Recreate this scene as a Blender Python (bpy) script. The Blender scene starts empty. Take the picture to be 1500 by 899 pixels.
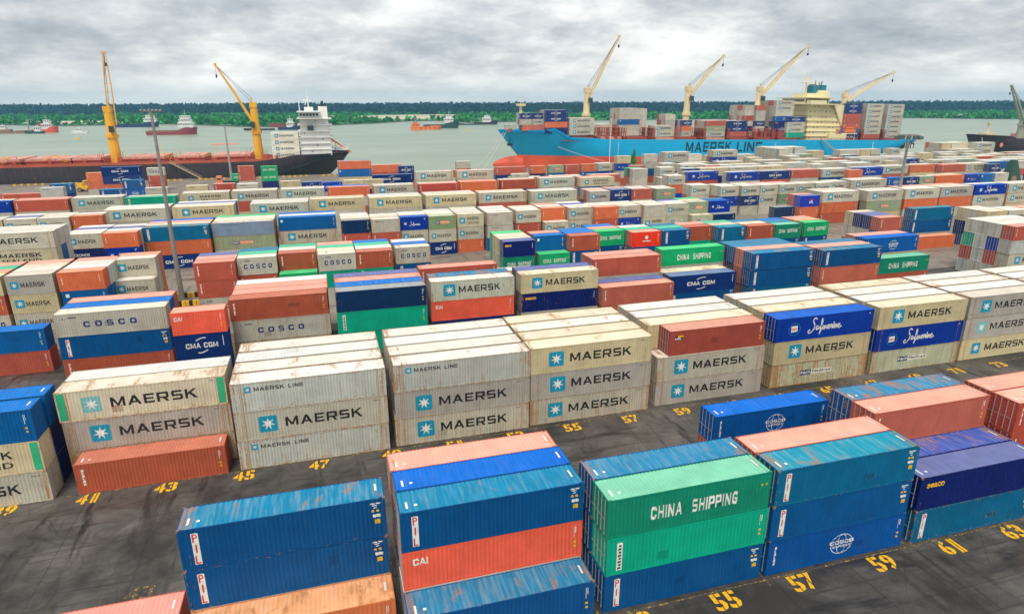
import bpy, bmesh, math, random
from mathutils import Vector, Matrix
random.seed(11)
scene = bpy.context.scene
COL = scene.collection
R = math.radians

# ------------------------------------------------------------------ camera
YAW, PITCH, ROLL, CAMH = 0.28131, 0.31060, -0.00342, 32.64
fw = Vector((math.sin(YAW)*math.cos(PITCH), math.cos(YAW)*math.cos(PITCH), -math.sin(PITCH)))
rt = Vector((math.cos(YAW), -math.sin(YAW), 0)); up = rt.cross(fw)
r2 = rt*math.cos(ROLL) + up*math.sin(ROLL); u2 = up*math.cos(ROLL) - rt*math.sin(ROLL)
cam = bpy.data.objects.new('camera', bpy.data.cameras.new('camera')); COL.objects.link(cam)
cam.matrix_world = Matrix(((r2.x, u2.x, -fw.x, 0), (r2.y, u2.y, -fw.y, 0), (r2.z, u2.z, -fw.z, CAMH), (0, 0, 0, 1)))
cam.data.sensor_width = 36; cam.data.lens = 939.2/1500*36
cam.data.clip_start = 1; cam.data.clip_end = 40000
scene.camera = cam

# ------------------------------------------------------------------ light, sky, exposure
SUN_EL, SUN_AZ = 58, 205          # azimuth clockwise from +Y
w = bpy.data.worlds.new('World'); scene.world = w; w.use_nodes = True
nt = w.node_tree; nt.nodes.clear()
def wn(t, **k):
    n = nt.nodes.new(t)
    for a, v in k.items(): setattr(n, a, v)
    return n
def wl(a, b): nt.links.new(a, b)
def wmath(op, a, b=None, clamp=False):
    n = wn('ShaderNodeMath', operation=op, use_clamp=clamp)
    for i, v in enumerate((a, b)):
        if v is None: continue
        if isinstance(v, (int, float)): n.inputs[i].default_value = v
        else: wl(v, n.inputs[i])
    return n.outputs[0]
tc = wn('ShaderNodeTexCoord'); sp = wn('ShaderNodeSeparateXYZ'); wl(tc.outputs['Generated'], sp.inputs[0])
zc = wmath('MAXIMUM', sp.outputs[2], 0.0)
den = wmath('ADD', zc, 0.28)
px_ = wmath('DIVIDE', sp.outputs[0], den); py_ = wmath('DIVIDE', sp.outputs[1], den)
cv = wn('ShaderNodeCombineXYZ'); wl(px_, cv.inputs[0]); wl(py_, cv.inputs[1])
def wnoise(scale, detail, rough, off, dist=0.0):
    mp = wn('ShaderNodeMapping'); mp.inputs['Location'].default_value = off; wl(cv.outputs[0], mp.inputs[0])
    n = wn('ShaderNodeTexNoise'); n.inputs['Scale'].default_value = scale; n.inputs['Detail'].default_value = detail
    n.inputs['Roughness'].default_value = rough; n.inputs['Distortion'].default_value = dist
    wl(mp.outputs[0], n.inputs['Vector']); return n.outputs['Fac']
big = wnoise(1.3, 12, 0.57, (7.7, 2.4, 0), 0.12)
fine = wnoise(4.6, 12, 0.62, (13.0, 1.7, 2.0), 0.12)
mixn = wmath('ADD', wmath('MULTIPLY', big, 0.62), wmath('MULTIPLY', fine, 0.38))
mixn = wmath('ADD', mixn, wmath('SUBTRACT', 0.016, wmath('MULTIPLY', wmath('MINIMUM', zc, 0.13), 0.20)))     # darker cloud base overhead
rp = wn('ShaderNodeValToRGB'); wl(mixn, rp.inputs[0])
cr = rp.color_ramp
cr.elements[0].position = 0.34; cr.elements[0].color = (2.05, 2.28, 2.55, 1)
cr.elements[1].position = 0.66; cr.elements[1].color = (6.6, 6.55, 6.3, 1)
e = cr.elements.new(0.43); e.color = (2.9, 3.07, 3.25, 1)
e = cr.elements.new(0.50); e.color = (3.95, 4.03, 4.05, 1)
e = cr.elements.new(0.565); e.color = (5.1, 5.1, 4.95, 1)
hz = wn('ShaderNodeMapRange'); wl(zc, hz.inputs[0])
hz.inputs[1].default_value = 0.0; hz.inputs[2].default_value = 0.05; hz.inputs[3].default_value = 0.75; hz.inputs[4].default_value = 0.0
mh = wn('ShaderNodeMixRGB'); wl(hz.outputs[0], mh.inputs[0]); wl(rp.outputs[0], mh.inputs[1]); mh.inputs[2].default_value = (5.0, 5.3, 5.15, 1)
sky = wn('ShaderNodeTexSky'); sky.sky_type = 'NISHITA'; sky.sun_disc = False
sky.sun_elevation = R(SUN_EL); sky.sun_rotation = R(SUN_AZ)
ms = wn('ShaderNodeMixRGB'); ms.inputs[0].default_value = 0.94; wl(sky.outputs[0], ms.inputs[1]); wl(mh.outputs[0], ms.inputs[2])
bg = wn('ShaderNodeBackground'); bg.inputs[1].default_value = 0.10; wl(ms.outputs[0], bg.inputs[0])
wo = wn('ShaderNodeOutputWorld'); wl(bg.outputs[0], wo.inputs[0])

sl = bpy.data.lights.new('sun', 'SUN'); sl.energy = 1.5; sl.angle = R(22); sl.color = (1, 0.91, 0.76)
so = bpy.data.objects.new('sun', sl); COL.objects.link(so)
sd = Vector((math.sin(R(SUN_AZ))*math.cos(R(SUN_EL)), math.cos(R(SUN_AZ))*math.cos(R(SUN_EL)), math.sin(R(SUN_EL))))
so.rotation_euler = sd.to_track_quat('Z', 'Y').to_euler(); so.location = (0, -20, 120)
vs = scene.view_settings; vs.view_transform = 'Standard'; vs.look = 'None'; vs.exposure = 0.92; vs.gamma = 1

# ------------------------------------------------------------------ material helpers
class NT:
    def __init__(s, name):
        s.m = bpy.data.materials.new(name); s.m.use_nodes = True; s.t = s.m.node_tree
        s.b = s.t.nodes['Principled BSDF']; s.out = s.t.nodes['Material Output']
    def n(s, t, **k):
        x = s.t.nodes.new(t)
        for a, v in k.items(): setattr(x, a, v)
        return x
    def l(s, a, b): s.t.links.new(a, b)
    def put(s, sock, v):
        if hasattr(v, 'is_linked') or hasattr(v, 'links'): s.l(v, sock)
        else: sock.default_value = v
    def math(s, op, a, b=0.0, clamp=False):
        x = s.n('ShaderNodeMath', operation=op, use_clamp=clamp); s.put(x.inputs[0], a); s.put(x.inputs[1], b); return x.outputs[0]
    def mix(s, f, a, b, mode='MIX'):
        x = s.n('ShaderNodeMixRGB', blend_type=mode); s.put(x.inputs[0], f)
        for i, v in ((1, a), (2, b)):
            s.put(x.inputs[i], v if not isinstance(v, tuple) or len(v) == 4 else v + (1,))
        return x.outputs[0]
    def noise(s, vec, scale, detail=4, rough=0.55, dist=0.0):
        x = s.n('ShaderNodeTexNoise'); s.put(x.inputs['Vector'], vec)
        x.inputs['Scale'].default_value = scale; x.inputs['Detail'].default_value = detail
        x.inputs['Roughness'].default_value = rough; x.inputs['Distortion'].default_value = dist
        return x.outputs['Fac']
    def mapv(s, vec, sc=(1, 1, 1), loc=(0, 0, 0)):
        x = s.n('ShaderNodeMapping'); s.put(x.inputs[0], vec); x.inputs['Scale'].default_value = sc
        s.put(x.inputs['Location'], loc); return x.outputs[0]
    def rng(s, v, a, b, c=0.0, d=1.0):
        x = s.n('ShaderNodeMapRange'); s.put(x.inputs[0], v)
        for i, q in enumerate((a, b, c, d)): x.inputs[i+1].default_value = q
        return x.outputs[0]
    def sep(s, v):
        x = s.n('ShaderNodeSeparateXYZ'); s.l(v, x.inputs[0]); return x.outputs
    def bump(s, h, strength, dist):
        x = s.n('ShaderNodeBump'); s.put(x.inputs['Height'], h); x.inputs['Strength'].default_value = strength
        x.inputs['Distance'].default_value = dist; s.l(x.outputs[0], s.b.inputs['Normal'])
    def base(s, v, rough=0.6, metal=0.0):
        s.put(s.b.inputs['Base Color'], v if not isinstance(v, tuple) or len(v) == 4 else v + (1,))
        s.put(s.b.inputs['Roughness'], rough); s.b.inputs['Metallic'].default_value = metal
        return s.m

def simple(name, c, rough=0.55, metal=0.0, var=0.12, scale=1.5, dirt=None):
    k = NT(name); tcn = k.n('ShaderNodeTexCoord')
    nz = k.noise(tcn.outputs['Object'], scale, 6, 0.6)
    f = k.rng(nz, 0.3, 0.7, 1-var, 1+var)
    col = k.mix(1.0, c, k_comb(k, f), 'MULTIPLY')
    if dirt:
        st = k.noise(k.mapv(tcn.outputs['Object'], (1.2, 1.2, 0.12)), 1.4, 6, 0.62)
        col = k.mix(k.math('MULTIPLY', k.rng(st, 0.52, 0.72), dirt[1]), col, dirt[0])
    return k.base(col, rough, metal)
def k_comb(k, f):
    x = k.n('ShaderNodeCombineXYZ')
    for i in range(3): k.l(f, x.inputs[i])
    return x.outputs[0]

def container_material(name, roof, boost=0.0):
    """object colour = the paint of that container; its alpha = how rusty it is"""
    k = NT(name); oi = k.n('ShaderNodeObjectInfo'); tcn = k.n('ShaderNodeTexCoord')
    off = k.n('ShaderNodeCombineXYZ')
    for i, m_ in enumerate((37.0, 91.0, 53.0)): k.l(k.math('MULTIPLY', oi.outputs['Random'], m_), off.inputs[i])
    va = k.n('ShaderNodeVectorMath', operation='ADD'); k.l(tcn.outputs['Object'], va.inputs[0]); k.l(off.outputs[0], va.inputs[1])
    v = va.outputs[0]; g = k.sep(tcn.outputs['Generated'])
    rustc = k.mix(k.noise(v, 7, 4), (0.27, 0.095, 0.024), (0.56, 0.28, 0.095))
    nz = k.noise(v, 0.55, 6, 0.6)
    col = k.mix(1.0, oi.outputs['Color'], k_comb(k, k.rng(nz, 0.3, 0.7, 0.86, 1.13)), 'MULTIPLY')
    rust = k.math('ADD', oi.outputs['Alpha'], k.math('MULTIPLY', k.math('GREATER_THAN', oi.outputs['Alpha'], 0.22), boost))
    ends = k.math('MAXIMUM', k.rng(g[0], 0.0, 0.10, 1, 0), k.rng(g[0], 0.90, 1.0, 0, 1))
    k.b.inputs['Specular IOR Level'].default_value = 0.18
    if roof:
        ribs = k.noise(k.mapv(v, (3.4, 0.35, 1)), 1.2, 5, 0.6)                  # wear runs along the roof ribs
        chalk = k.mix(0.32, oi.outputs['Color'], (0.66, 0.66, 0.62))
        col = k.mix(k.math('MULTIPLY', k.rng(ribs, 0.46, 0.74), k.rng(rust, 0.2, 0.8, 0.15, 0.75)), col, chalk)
        pat = k.noise(k.mapv(v, (1.0, 0.5, 1)), 0.75, 6, 0.66, 0.6)
        thr = k.math('ADD', pat, k.math('MULTIPLY', ends, 0.12))
        thr = k.math('ADD', thr, k.math('MULTIPLY', k.math('SUBTRACT', rust, 0.5), 0.26))
        r1 = k.rng(thr, 0.62, 0.72); r1 = k.math('MULTIPLY', r1, k.rng(ribs, 0.34, 0.60, 0.15, 1.0))
        col = k.mix(k.math('MULTIPLY', r1, 0.85), col, rustc)
        fineg = k.noise(v, 5, 5, 0.7)
        col = k.mix(k.math('MULTIPLY', k.rng(fineg, 0.58, 0.8), k.math('MULTIPLY', rust, 0.35)), col, (0.26, 0.21, 0.16))
        return k.base(col, 0.6)
    st = k.noise(k.mapv(v, (3.6, 3.6, 0.16)), 1.6, 6, 0.68)                      # rain streaks
    dull = k.mix(1.0, oi.outputs['Color'], (0.62, 0.62, 0.60), 'MULTIPLY')
    col = k.mix(k.math('MULTIPLY', k.rng(st, 0.48, 0.76), 0.42), col, dull)
    edge = k.math('MAXIMUM', k.rng(g[2], 0.0, 0.07, 1, 0), k.rng(g[2], 0.95, 1.0, 0, 0.9))
    edge = k.math('MAXIMUM', edge, k.math('MULTIPLY', ends, 0.75))
    sp_ = k.noise(v, 2.9, 6, 0.72)
    thr = k.math('ADD', k.math('ADD', k.math('MULTIPLY', st, 0.62), k.math('MULTIPLY', sp_, 0.38)), k.math('MULTIPLY', edge, 0.12))
    thr = k.math('ADD', thr, k.math('MULTIPLY', k.math('SUBTRACT', rust, 0.5), 0.26))
    col = k.mix(k.math('MULTIPLY', k.rng(thr, 0.615, 0.69), 0.8), col, rustc)
    pt = k.noise(v, 0.9, 3, 0.5)                                                  # touched-up, slightly different paint
    col = k.mix(k.math('MULTIPLY', k.rng(pt, 0.60, 0.64), 0.14), col, dull)
    dn = k.noise(v, 0.8, 3, 0.5); k.bump(k.math('ADD', dn, k.math('MULTIPLY', k.noise(v, 2.2, 3, .6), .35)), 0.35, 0.10)   # shallow dents
    return k.base(col, 0.5)

M = {}
M['paint'] = container_material('container_paint', False)
M['frame'] = container_material('container_frame_paint', False, 0.55)
M['roof'] = container_material('container_faded_sky_lit_roof', True)  # roofs paler than walls: fading plus sky brightness put into the colour
def attr_paint():
    k = NT('far_container_paint'); a = k.n('ShaderNodeAttribute'); a.attribute_name = 'paint'
    tcn = k.n('ShaderNodeTexCoord'); nz = k.noise(tcn.outputs['Object'], 0.5, 6, 0.65)
    st = k.noise(k.mapv(tcn.outputs['Object'], (2.5, 2.5, 0.3)), 1.2, 5, 0.65)
    col = k.mix(1.0, a.outputs['Color'], k_comb(k, k.rng(nz, 0.3, 0.7, 0.84, 1.14)), 'MULTIPLY')
    col = k.mix(k.math('MULTIPLY', k.rng(st, 0.6, 0.75), 0.35), col, (0.28, 0.13, 0.06))
    return k.base(col, 0.5)
M['far'] = attr_paint()
for nm, c in dict(black=(0.016, 0.018, 0.022), white=(0.78, 0.78, 0.75), star=(0.006, 0.30, 0.47), navy=(0.012, 0.03, 0.16), red=(0.62, 0.03, 0.03),
                  yellow=(0.80, 0.46, 0.01), orange=(0.85, 0.24, 0.12), cream=(0.72, 0.70, 0.56), green=(0.03, 0.42, 0.20), ink=(0.03, 0.06, 0.16),
                  aqua=(0.006, 0.055, 0.095)).items():
    M[nm] = simple(nm + '_lettering_paint', c, 0.5, 0, 0.18, 1.1)
M['steel'] = simple('galvanised_steel', (0.36, 0.36, 0.35), 0.5, 0.1)
M['starf'] = simple('bleached_star_blue', (0.20, 0.48, 0.50), 0.6)
M['mast'] = simple('weathered_mast_grey', (0.24, 0.23, 0.21), 0.6, 0.0, 0.2, 0.6)
M['lampglass'] = simple('floodlight_glass', (0.10, 0.14, 0.12), 0.25)
M['ylw'] = simple('yellow_block_paint', (0.78, 0.45, 0.015), 0.6, 0, 0.2)
M['blk'] = simple('black_block_paint', (0.022, 0.02, 0.02), 0.6)
M['rubber'] = simple('black_rubber', (0.02, 0.02, 0.02), 0.8)
M['concrete'] = simple('quay_concrete', (0.27, 0.25, 0.23), 0.85, 0, 0.2, 0.3)
M['glass'] = simple('dark_window_glass', (0.03, 0.05, 0.06), 0.12)
M['rope'] = simple('pale_mooring_rope', (0.55, 0.53, 0.48), 0.8)

# ------------------------------------------------------------------ mesh helpers
class MB:
    """collects boxes, bars, tubes and polygons into one mesh"""
    def __init__(s): s.v = []; s.f = []; s.mi = []; s.c = []
    def add(s, vs_, fs_, mi=0, c=None):
        o = len(s.v); s.v += [tuple(q) for q in vs_]
        for f in fs_: s.f.append(tuple(o+i for i in f)); s.mi.append(mi); s.c.append(c)
        return s
    def box(s, x0, x1, y0, y1, z0, z1, mi=0, c=None):
        return s.add([(x0,y0,z0),(x1,y0,z0),(x1,y1,z0),(x0,y1,z0),(x0,y0,z1),(x1,y0,z1),(x1,y1,z1),(x0,y1,z1)],
                     [(0,3,2,1),(4,5,6,7),(0,1,5,4),(1,2,6,5),(2,3,7,6),(3,0,4,7)], mi, c)
    def quad(s, a, b, c_, d, mi=0, c=None): return s.add([a, b, c_, d], [(0,1,2,3)], mi, c)
    def bar(s, a, b, w0, w1=None, n=4, mi=0, c=None, caps=True):
        a = Vector(a); b = Vector(b); w1 = w0 if w1 is None else w1
        d = (b-a).normalized(); t = Vector((0,0,1)) if abs(d.z) < 0.95 else Vector((1,0,0))
        x = d.cross(t).normalized(); y = d.cross(x)
        vs_ = []
        for p, r_ in ((a, w0), (b, w1)):
            for i in range(n):
                an = 2*math.pi*(i+0.5)/n; vs_.append(p + (x*math.cos(an)+y*math.sin(an))*r_)
        fs_ = [(i, (i+1) % n, n+(i+1) % n, n+i) for i in range(n)]
        if caps: fs_ += [tuple(range(n-1, -1, -1)), tuple(range(n, 2*n))]
        return s.add(vs_, fs_, mi, c)
    def path(s, pts, r_, n=4, mi=0):
        for a, b in zip(pts, pts[1:]): s.bar(a, b, r_, None, n, mi)
        return s
    def mesh(s, name, mats=(), smooth=False):
        me = bpy.data.meshes.new(name); me.from_pydata(s.v, [], s.f)
        for m_ in mats: me.materials.append(m_)
        if len(mats) > 1: me.polygons.foreach_set('material_index', s.mi)
        if smooth: me.polygons.foreach_set('use_smooth', [True]*len(s.f))
        if any(c is not None for c in s.c):
            at = me.attributes.new('paint', 'FLOAT_COLOR', 'FACE')
            flat = []
            for c in s.c: flat += list(c or (0.5, 0.5, 0.5)) + [1.0]
            at.data.foreach_set('color', flat)
        me.update(); return me
    def build(s, name, mats, parent=None, loc=(0,0,0), smooth=False, fix=False):
        mats = mats if isinstance(mats, (list, tuple)) else [mats]
        me = s.mesh(name, mats, smooth)
        if fix:
            bm = bmesh.new(); bm.from_mesh(me); bmesh.ops.recalc_face_normals(bm, faces=bm.faces); bm.to_mesh(me); bm.free()
        return link(name, me, parent, loc)
def link(name, me, parent=None, loc=(0,0,0), rz=0.0):
    o = bpy.data.objects.new(name, me); COL.objects.link(o); o.location = loc; o.rotation_euler.z = rz
    if parent: o.parent = parent
    return o
def tag(o, label, cat, group=None):
    o['label'] = label; o['category'] = cat
    if group: o['group'] = group
    return o
def thing(name, label, cat, loc=(0,0,0), rz=0.0, group=None):
    return tag(link(name, None, None, loc, rz), label, cat, group)
def struct(o): o['kind'] = 'structure'; return o
def stuff(o): o['kind'] = 'stuff'; return o

# ------------------------------------------------------------------ lettering
def text_shapes(specs):
    """flat outlines of the built-in font, scaled to a unit box"""
    tmp = {}
    for key, (body, bold, sp) in specs.items():
        cu = bpy.data.curves.new('t', 'FONT'); cu.body = body; cu.offset = bold; cu.resolution_u = 2; cu.space_character = sp
        cu.align_x = 'LEFT'; o = bpy.data.objects.new('t', cu); COL.objects.link(o); tmp[key] = o
    dg = bpy.context.evaluated_depsgraph_get(); dg.update(); out = {}
    for key, o in tmp.items():
        me = bpy.data.meshes.new_from_object(o.evaluated_get(dg))
        xs = [v.co.x for v in me.vertices]; ys = [v.co.y for v in me.vertices]
        x0, x1, y0, y1 = min(xs), max(xs), min(ys), max(ys)
        out[key] = ([((v.co.x-x0)/(x1-x0), (v.co.y-y0)/(y1-y0)) for v in me.vertices], [tuple(p.vertices) for p in me.polygons])
        bpy.data.meshes.remove(me); cu = o.data; bpy.data.objects.remove(o); bpy.data.curves.remove(cu)
    return out
TXT = text_shapes({k: v for k, v in dict(
    SHIPPING=('SHIPPING', .02, 1.05), SEALAND=('SEALAND', .015, 1.1), PO=('P&O', .03, 1.0), NED=('Nedlloyd', .012, 1.0),
    tex=('tex', .03, 1.0), seaco=('seaco', .035, 1.0), P=('P', .012, 1), I=('I', .012, 1), L=('L', .012, 1), 
    APL=('APL', .04, 1.0), CRONOS=('CRONOS', .03, 1.0), **{'N%d' % d: ('%d' % d, .030, 1.0) for d in range(10)}).items()})
OCT = [(.22,0),(.88,0),(1.1,.2),(1.1,.8),(.88,1),(.22,1),(0,.8),(0,.2)]
OCI = [(.38,.24),(.72,.24),(.79,.32),(.79,.68),(.72,.76),(.38,.76),(.31,.68),(.31,.32)]
RING = [[OCT[i], OCT[(i+1) % 8], OCI[(i+1) % 8], OCI[i]] for i in range(8)]
GL2 = {'O': (1.1, RING), 'C': (1.1, [RING[k] for k in (0, 3, 4, 5, 6, 7)]+[[(.88,0),(1.1,.2),(1.1,.36),(.79,.36),(.79,.32),(.72,.24)], [(1.1,.64),(1.1,.8),(.79,.68),(.79,.64)]]),
       'G': (1.1, [RING[k] for k in (0, 3, 4, 5, 6, 7)]+[[(.88,0),(1.1,.2),(1.1,.54),(.79,.54),(.79,.32),(.72,.24)], [(.55,.37),(.79,.37),(.79,.54),(.55,.54)]]),
       'L': (.92, [[(0,0),(.92,0),(.92,.2),(.25,.2),(.25,1),(0,1)]]), 'I': (.25, [[(0,0),(.25,0),(.25,1),(0,1)]]),
       'N': (1.12, [[(0,0),(.25,0),(.25,.62),(.85,0),(1.12,0),(1.12,1),(.87,1),(.87,.36),(.27,1),(0,1)]]),
       'H': (1.08, [[(0,0),(.25,0),(.25,.40),(.83,.40),(.83,0),(1.08,0),(1.08,1),(.83,1),(.83,.60),(.25,.60),(.25,1),(0,1)]]),
       'P': (1.08, [[(0,0),(.25,0),(.25,1),(0,1)], [(.25,.8),(.82,.8),(1.08,.92),(.98,1),(.25,1)], [(.82,.54),(1.08,.42),(1.08,.92),(.82,.8)], [(.25,.36),(.98,.36),(1.08,.42),(.82,.54),(.25,.54)]]), ' ': (.55, [])}
GL = {'M': (1.30, [[(0,0),(.24,0),(.24,.64),(.55,.10),(.75,.10),(1.06,.64),(1.06,0),(1.3,0),(1.3,1),(1.04,1),(.65,.34),(.26,1),(0,1)]]),
      'A': (1.25, [[(0,0),(.25,0),(.37,.22),(.48,.40),(.625,.70),(.625,1),(.5,1)], [(1.25,0),(.75,1),(.625,1),(.625,.70),(.77,.40),(.88,.22),(1.0,0)], [(.37,.22),(.88,.22),(.77,.40),(.48,.40)]]),
      'E': (1.0, [[(0,0),(1,0),(1,.2),(.25,.2),(.25,.41),(.92,.41),(.92,.59),(.25,.59),(.25,.8),(1,.8),(1,1),(0,1)]]),
      'R': (1.14, [[(0,0),(.25,0),(.25,1),(0,1)], [(.25,.8),(.86,.8),(1.1,.92),(1.0,1),(.25,1)], [(.86,.52),(1.1,.40),(1.1,.92),(.86,.8)], [(.25,.34),(1.0,.34),(1.1,.40),(.86,.52),(.25,.52)], [(.55,.34),(.82,0),(1.14,0),(.84,.34)]]),
      'S': (1.05, [[(.1,1),(0,.9),(.24,.8),(1.0,.8),(1.0,1)], [(0,.9),(0,.5),(.24,.6),(.24,.8)], [(0,.5),(.1,.4),(.81,.4),(1.05,.5),(.95,.6),(.24,.6)], [(.81,.4),(.81,.2),(1.05,.1),(1.05,.5)], [(.05,0),(.95,0),(1.05,.1),(.81,.2),(.05,.2)]]),
      'K': (1.18, [[(0,0),(.25,0),(.25,1),(0,1)], [(.25,.385),(1.14,1),(.82,1),(.25,.62)], [(.40,.49),(.86,0),(1.18,0),(.62,.642)]])}
def word(s_, gap=0.22):
    v, f, x = [], [], 0
    for ch in s_:
        wd, polys = GL[ch]
        for p in polys:
            f.append(tuple(range(len(v), len(v)+len(p)))); v += [(x+a, b) for a, b in p]
        x += wd+gap
    wt = x-gap
    return [(a/wt, b) for a, b in v], f
GL.update(GL2)
TXT['MAERSK'] = word('MAERSK'); TXT['LINE'] = word('MAERSK LINE', .26); TXT['LINE2'] = word('LINE', .26);
TXT['COSCO'] = word('COSCO', .80); TXT['COSCO2'] = word('COSCO', .16); TXT['CMA'] = word('CMA CGM', .14); TXT['CHINA'] = word('CHINA  SHIPPING', .30); TXT['CAI'] = word('CAI', .10); TXT['MOL'] = word('MOL', .14)
SCRIPT = [[(.95,1.42),(.72,1.6),(.45,1.35),(.55,1.0),(.75,.7),(.7,.2),(.35,-.2),(0,-.3),(-.15,-.05),(.1,.12)],
    [(1.25,.5),(1.05,.55),(.95,.25),(1.1,.05),(1.25,.3),(1.28,.5),(1.3,.1),(1.45,.2),(1.75,.7),(1.85,1.3),(1.75,1.4),(1.68,1.0),(1.62,0),(1.55,-.5),(1.62,-.4),(1.75,.1),(1.95,.3),(2.0,.5),(2.02,0),(2.1,.4),(2.2,.45),(2.22,0),(2.3,.4),(2.42,.45),(2.45,.05),(2.55,.15)],
    [(2.9,.5),(2.7,.5),(2.62,.2),(2.75,.02),(2.9,.3),(2.92,.5),(2.95,.08),(3.08,.2),(3.15,.55),(3.3,.45),(3.3,.05),(3.42,.15),(3.5,.5),(3.52,.05),(3.65,.18),(3.72,.5),(3.74,.02),(3.85,.45),(3.98,.42),(4.0,.05),(4.1,.15),(4.4,.35),(4.35,.55),(4.15,.45),(4.15,.1),(4.4,0),(4.65,.2)],
    [(3.50,.70),(3.56,.78)]]
def prof(x):
    """depth of the corrugated side wall at x"""
    t = (x-0.2) % 0.28
    if t < 0.075: return 0.006
    if t < 0.14: return 0.006+0.036*(t-0.075)/0.065
    if t < 0.215: return 0.042
    return 0.042-0.036*(t-0.215)/0.065
def prof_breaks(a, b):
    out = []; k = math.floor((a-0.2)/0.28)-1
    while 0.2+k*0.28 < b:
        for t in (0, .075, .14, .215):
            x = 0.2+k*0.28+t
            if a < x < b: out.append(x)
        k += 1
    return out
class Motif:
    """flat artwork (x, z, face, layer, material) that is then laid on the corrugation"""
    def __init__(s): s.parts = []          # (part name, verts2d, faces, material, lift)
    def art(s, name, key, x0, x1, z0, z1, mat, lift=0.006):
        v, f = TXT[key]; s.parts.append((name, [(x0+a*(x1-x0), z0+b*(z1-z0)) for a, b in v], f, mat, lift)); return s
    def rects(s, name, rs, mat, lift=0.006):
        v, f = [], []
        for (x0, x1, z0, z1) in rs:
            o = len(v); v += [(x0,z0),(x1,z0),(x1,z1),(x0,z1)]; f.append((o,o+1,o+2,o+3))
        s.parts.append((name, v, f, mat, lift)); return s
    def poly(s, name, pts, mat, lift=0.006): s.parts.append((name, pts, [tuple(range(len(pts)))], mat, lift)); return s
    def stroke(s, name, lines, wd, mat, lift=0.006):
        v, f = [], []
        for ln in lines:
            for a, b in zip(ln, ln[1:]):
                dx, dz = b[0]-a[0], b[1]-a[1]; q = math.hypot(dx, dz) or 1; nx, nz = -dz/q*wd/2, dx/q*wd/2; ex, ez = dx/q*wd*.3, dz/q*wd*.3
                o = len(v); v += [(a[0]-nx-ex,a[1]-nz-ez),(b[0]-nx+ex,b[1]-nz+ez),(b[0]+nx+ex,b[1]+nz+ez),(a[0]+nx-ex,a[1]+nz-ez)]; f.append((o,o+1,o+2,o+3))
        s.parts.append((name, v, f, mat, lift)); return s
def star_emblem(m, xc, zc, s_, blue='star'):
    h = s_/2; r_ = s_*.10; pts = []
    for cx, cz, a0 in ((h-r_, -h+r_, -90), (h-r_, h-r_, 0), (-h+r_, h-r_, 90), (-h+r_, -h+r_, 180)):
        for k in range(4): a = R(a0+30*k); pts.append((xc+cx+r_*math.cos(a), zc+cz+r_*math.sin(a)))
    m.poly('emblem', pts, blue)
    st = []
    for k in range(14):
        a = R(90+k*360/14); q = h*(.80 if k % 2 == 0 else .30); st.append((xc+q*math.cos(a), zc+q*math.sin(a)))
    c0 = (xc, zc); m.parts.append(('star', st+[c0], [(14, k, (k+1) % 14) for k in range(14)], 'white', 0.010))
def swoosh(m, xc, zc, s_, H):
    for sg in (1, -1):
        pts = [(xc+sg*(-.16+.30*t)*s_, zc+sg*(H*.225+H*.11*math.sin(t*2.0))) for t in (0, .25, .5, .75, 1)]
        m.stroke('swoosh', [pts], H*.045, 'white')
def right_marks(m, L, H, full=False):
    a, b = L-.95, L-.30
    if full:
        m.rects('code_marking', [(a, a+.30, H*.86, H*.89), (a+.36, b, H*.86, H*.89), (a+.1, a+.42, H*.815, H*.84), (a+.2, a+.4, H*.76, H*.785)], 'white')
        m.rects('warning_sign', [(a+.05, a+.22, H*.66, H*.71), (a+.36, a+.53, H*.66, H*.71)], 'yellow')
        m.rects('owner_plate', [(a+.12, a+.62, H*.525, H*.60)], 'white')
        m.rects('yellow_sticker', [(a+.22, a+.56, H*.36, H*.47)], 'yellow')
    else:
        m.rects('code_marking', [(a+.35, a+.39, H*.55, H*.85), (a+.46, a+.50, H*.68, H*.85)], 'white')
        m.rects('yellow_sticker', [(a+.30, a+.50, H*.40, H*.46), (a+.33, a+.5, H*.28, H*.34)], 'yellow')
def left_code(m, L, H, col='white'):
    z = H*.28; rs = []
    for q in (.09, .13, .07, .12, .08, .11):
        rs.append((.52, .70 if q > .08 else .64, z, z+q*H*.75)); z += q*H*.75+H*.018
    m.rects('code_marking', rs, col)
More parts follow.
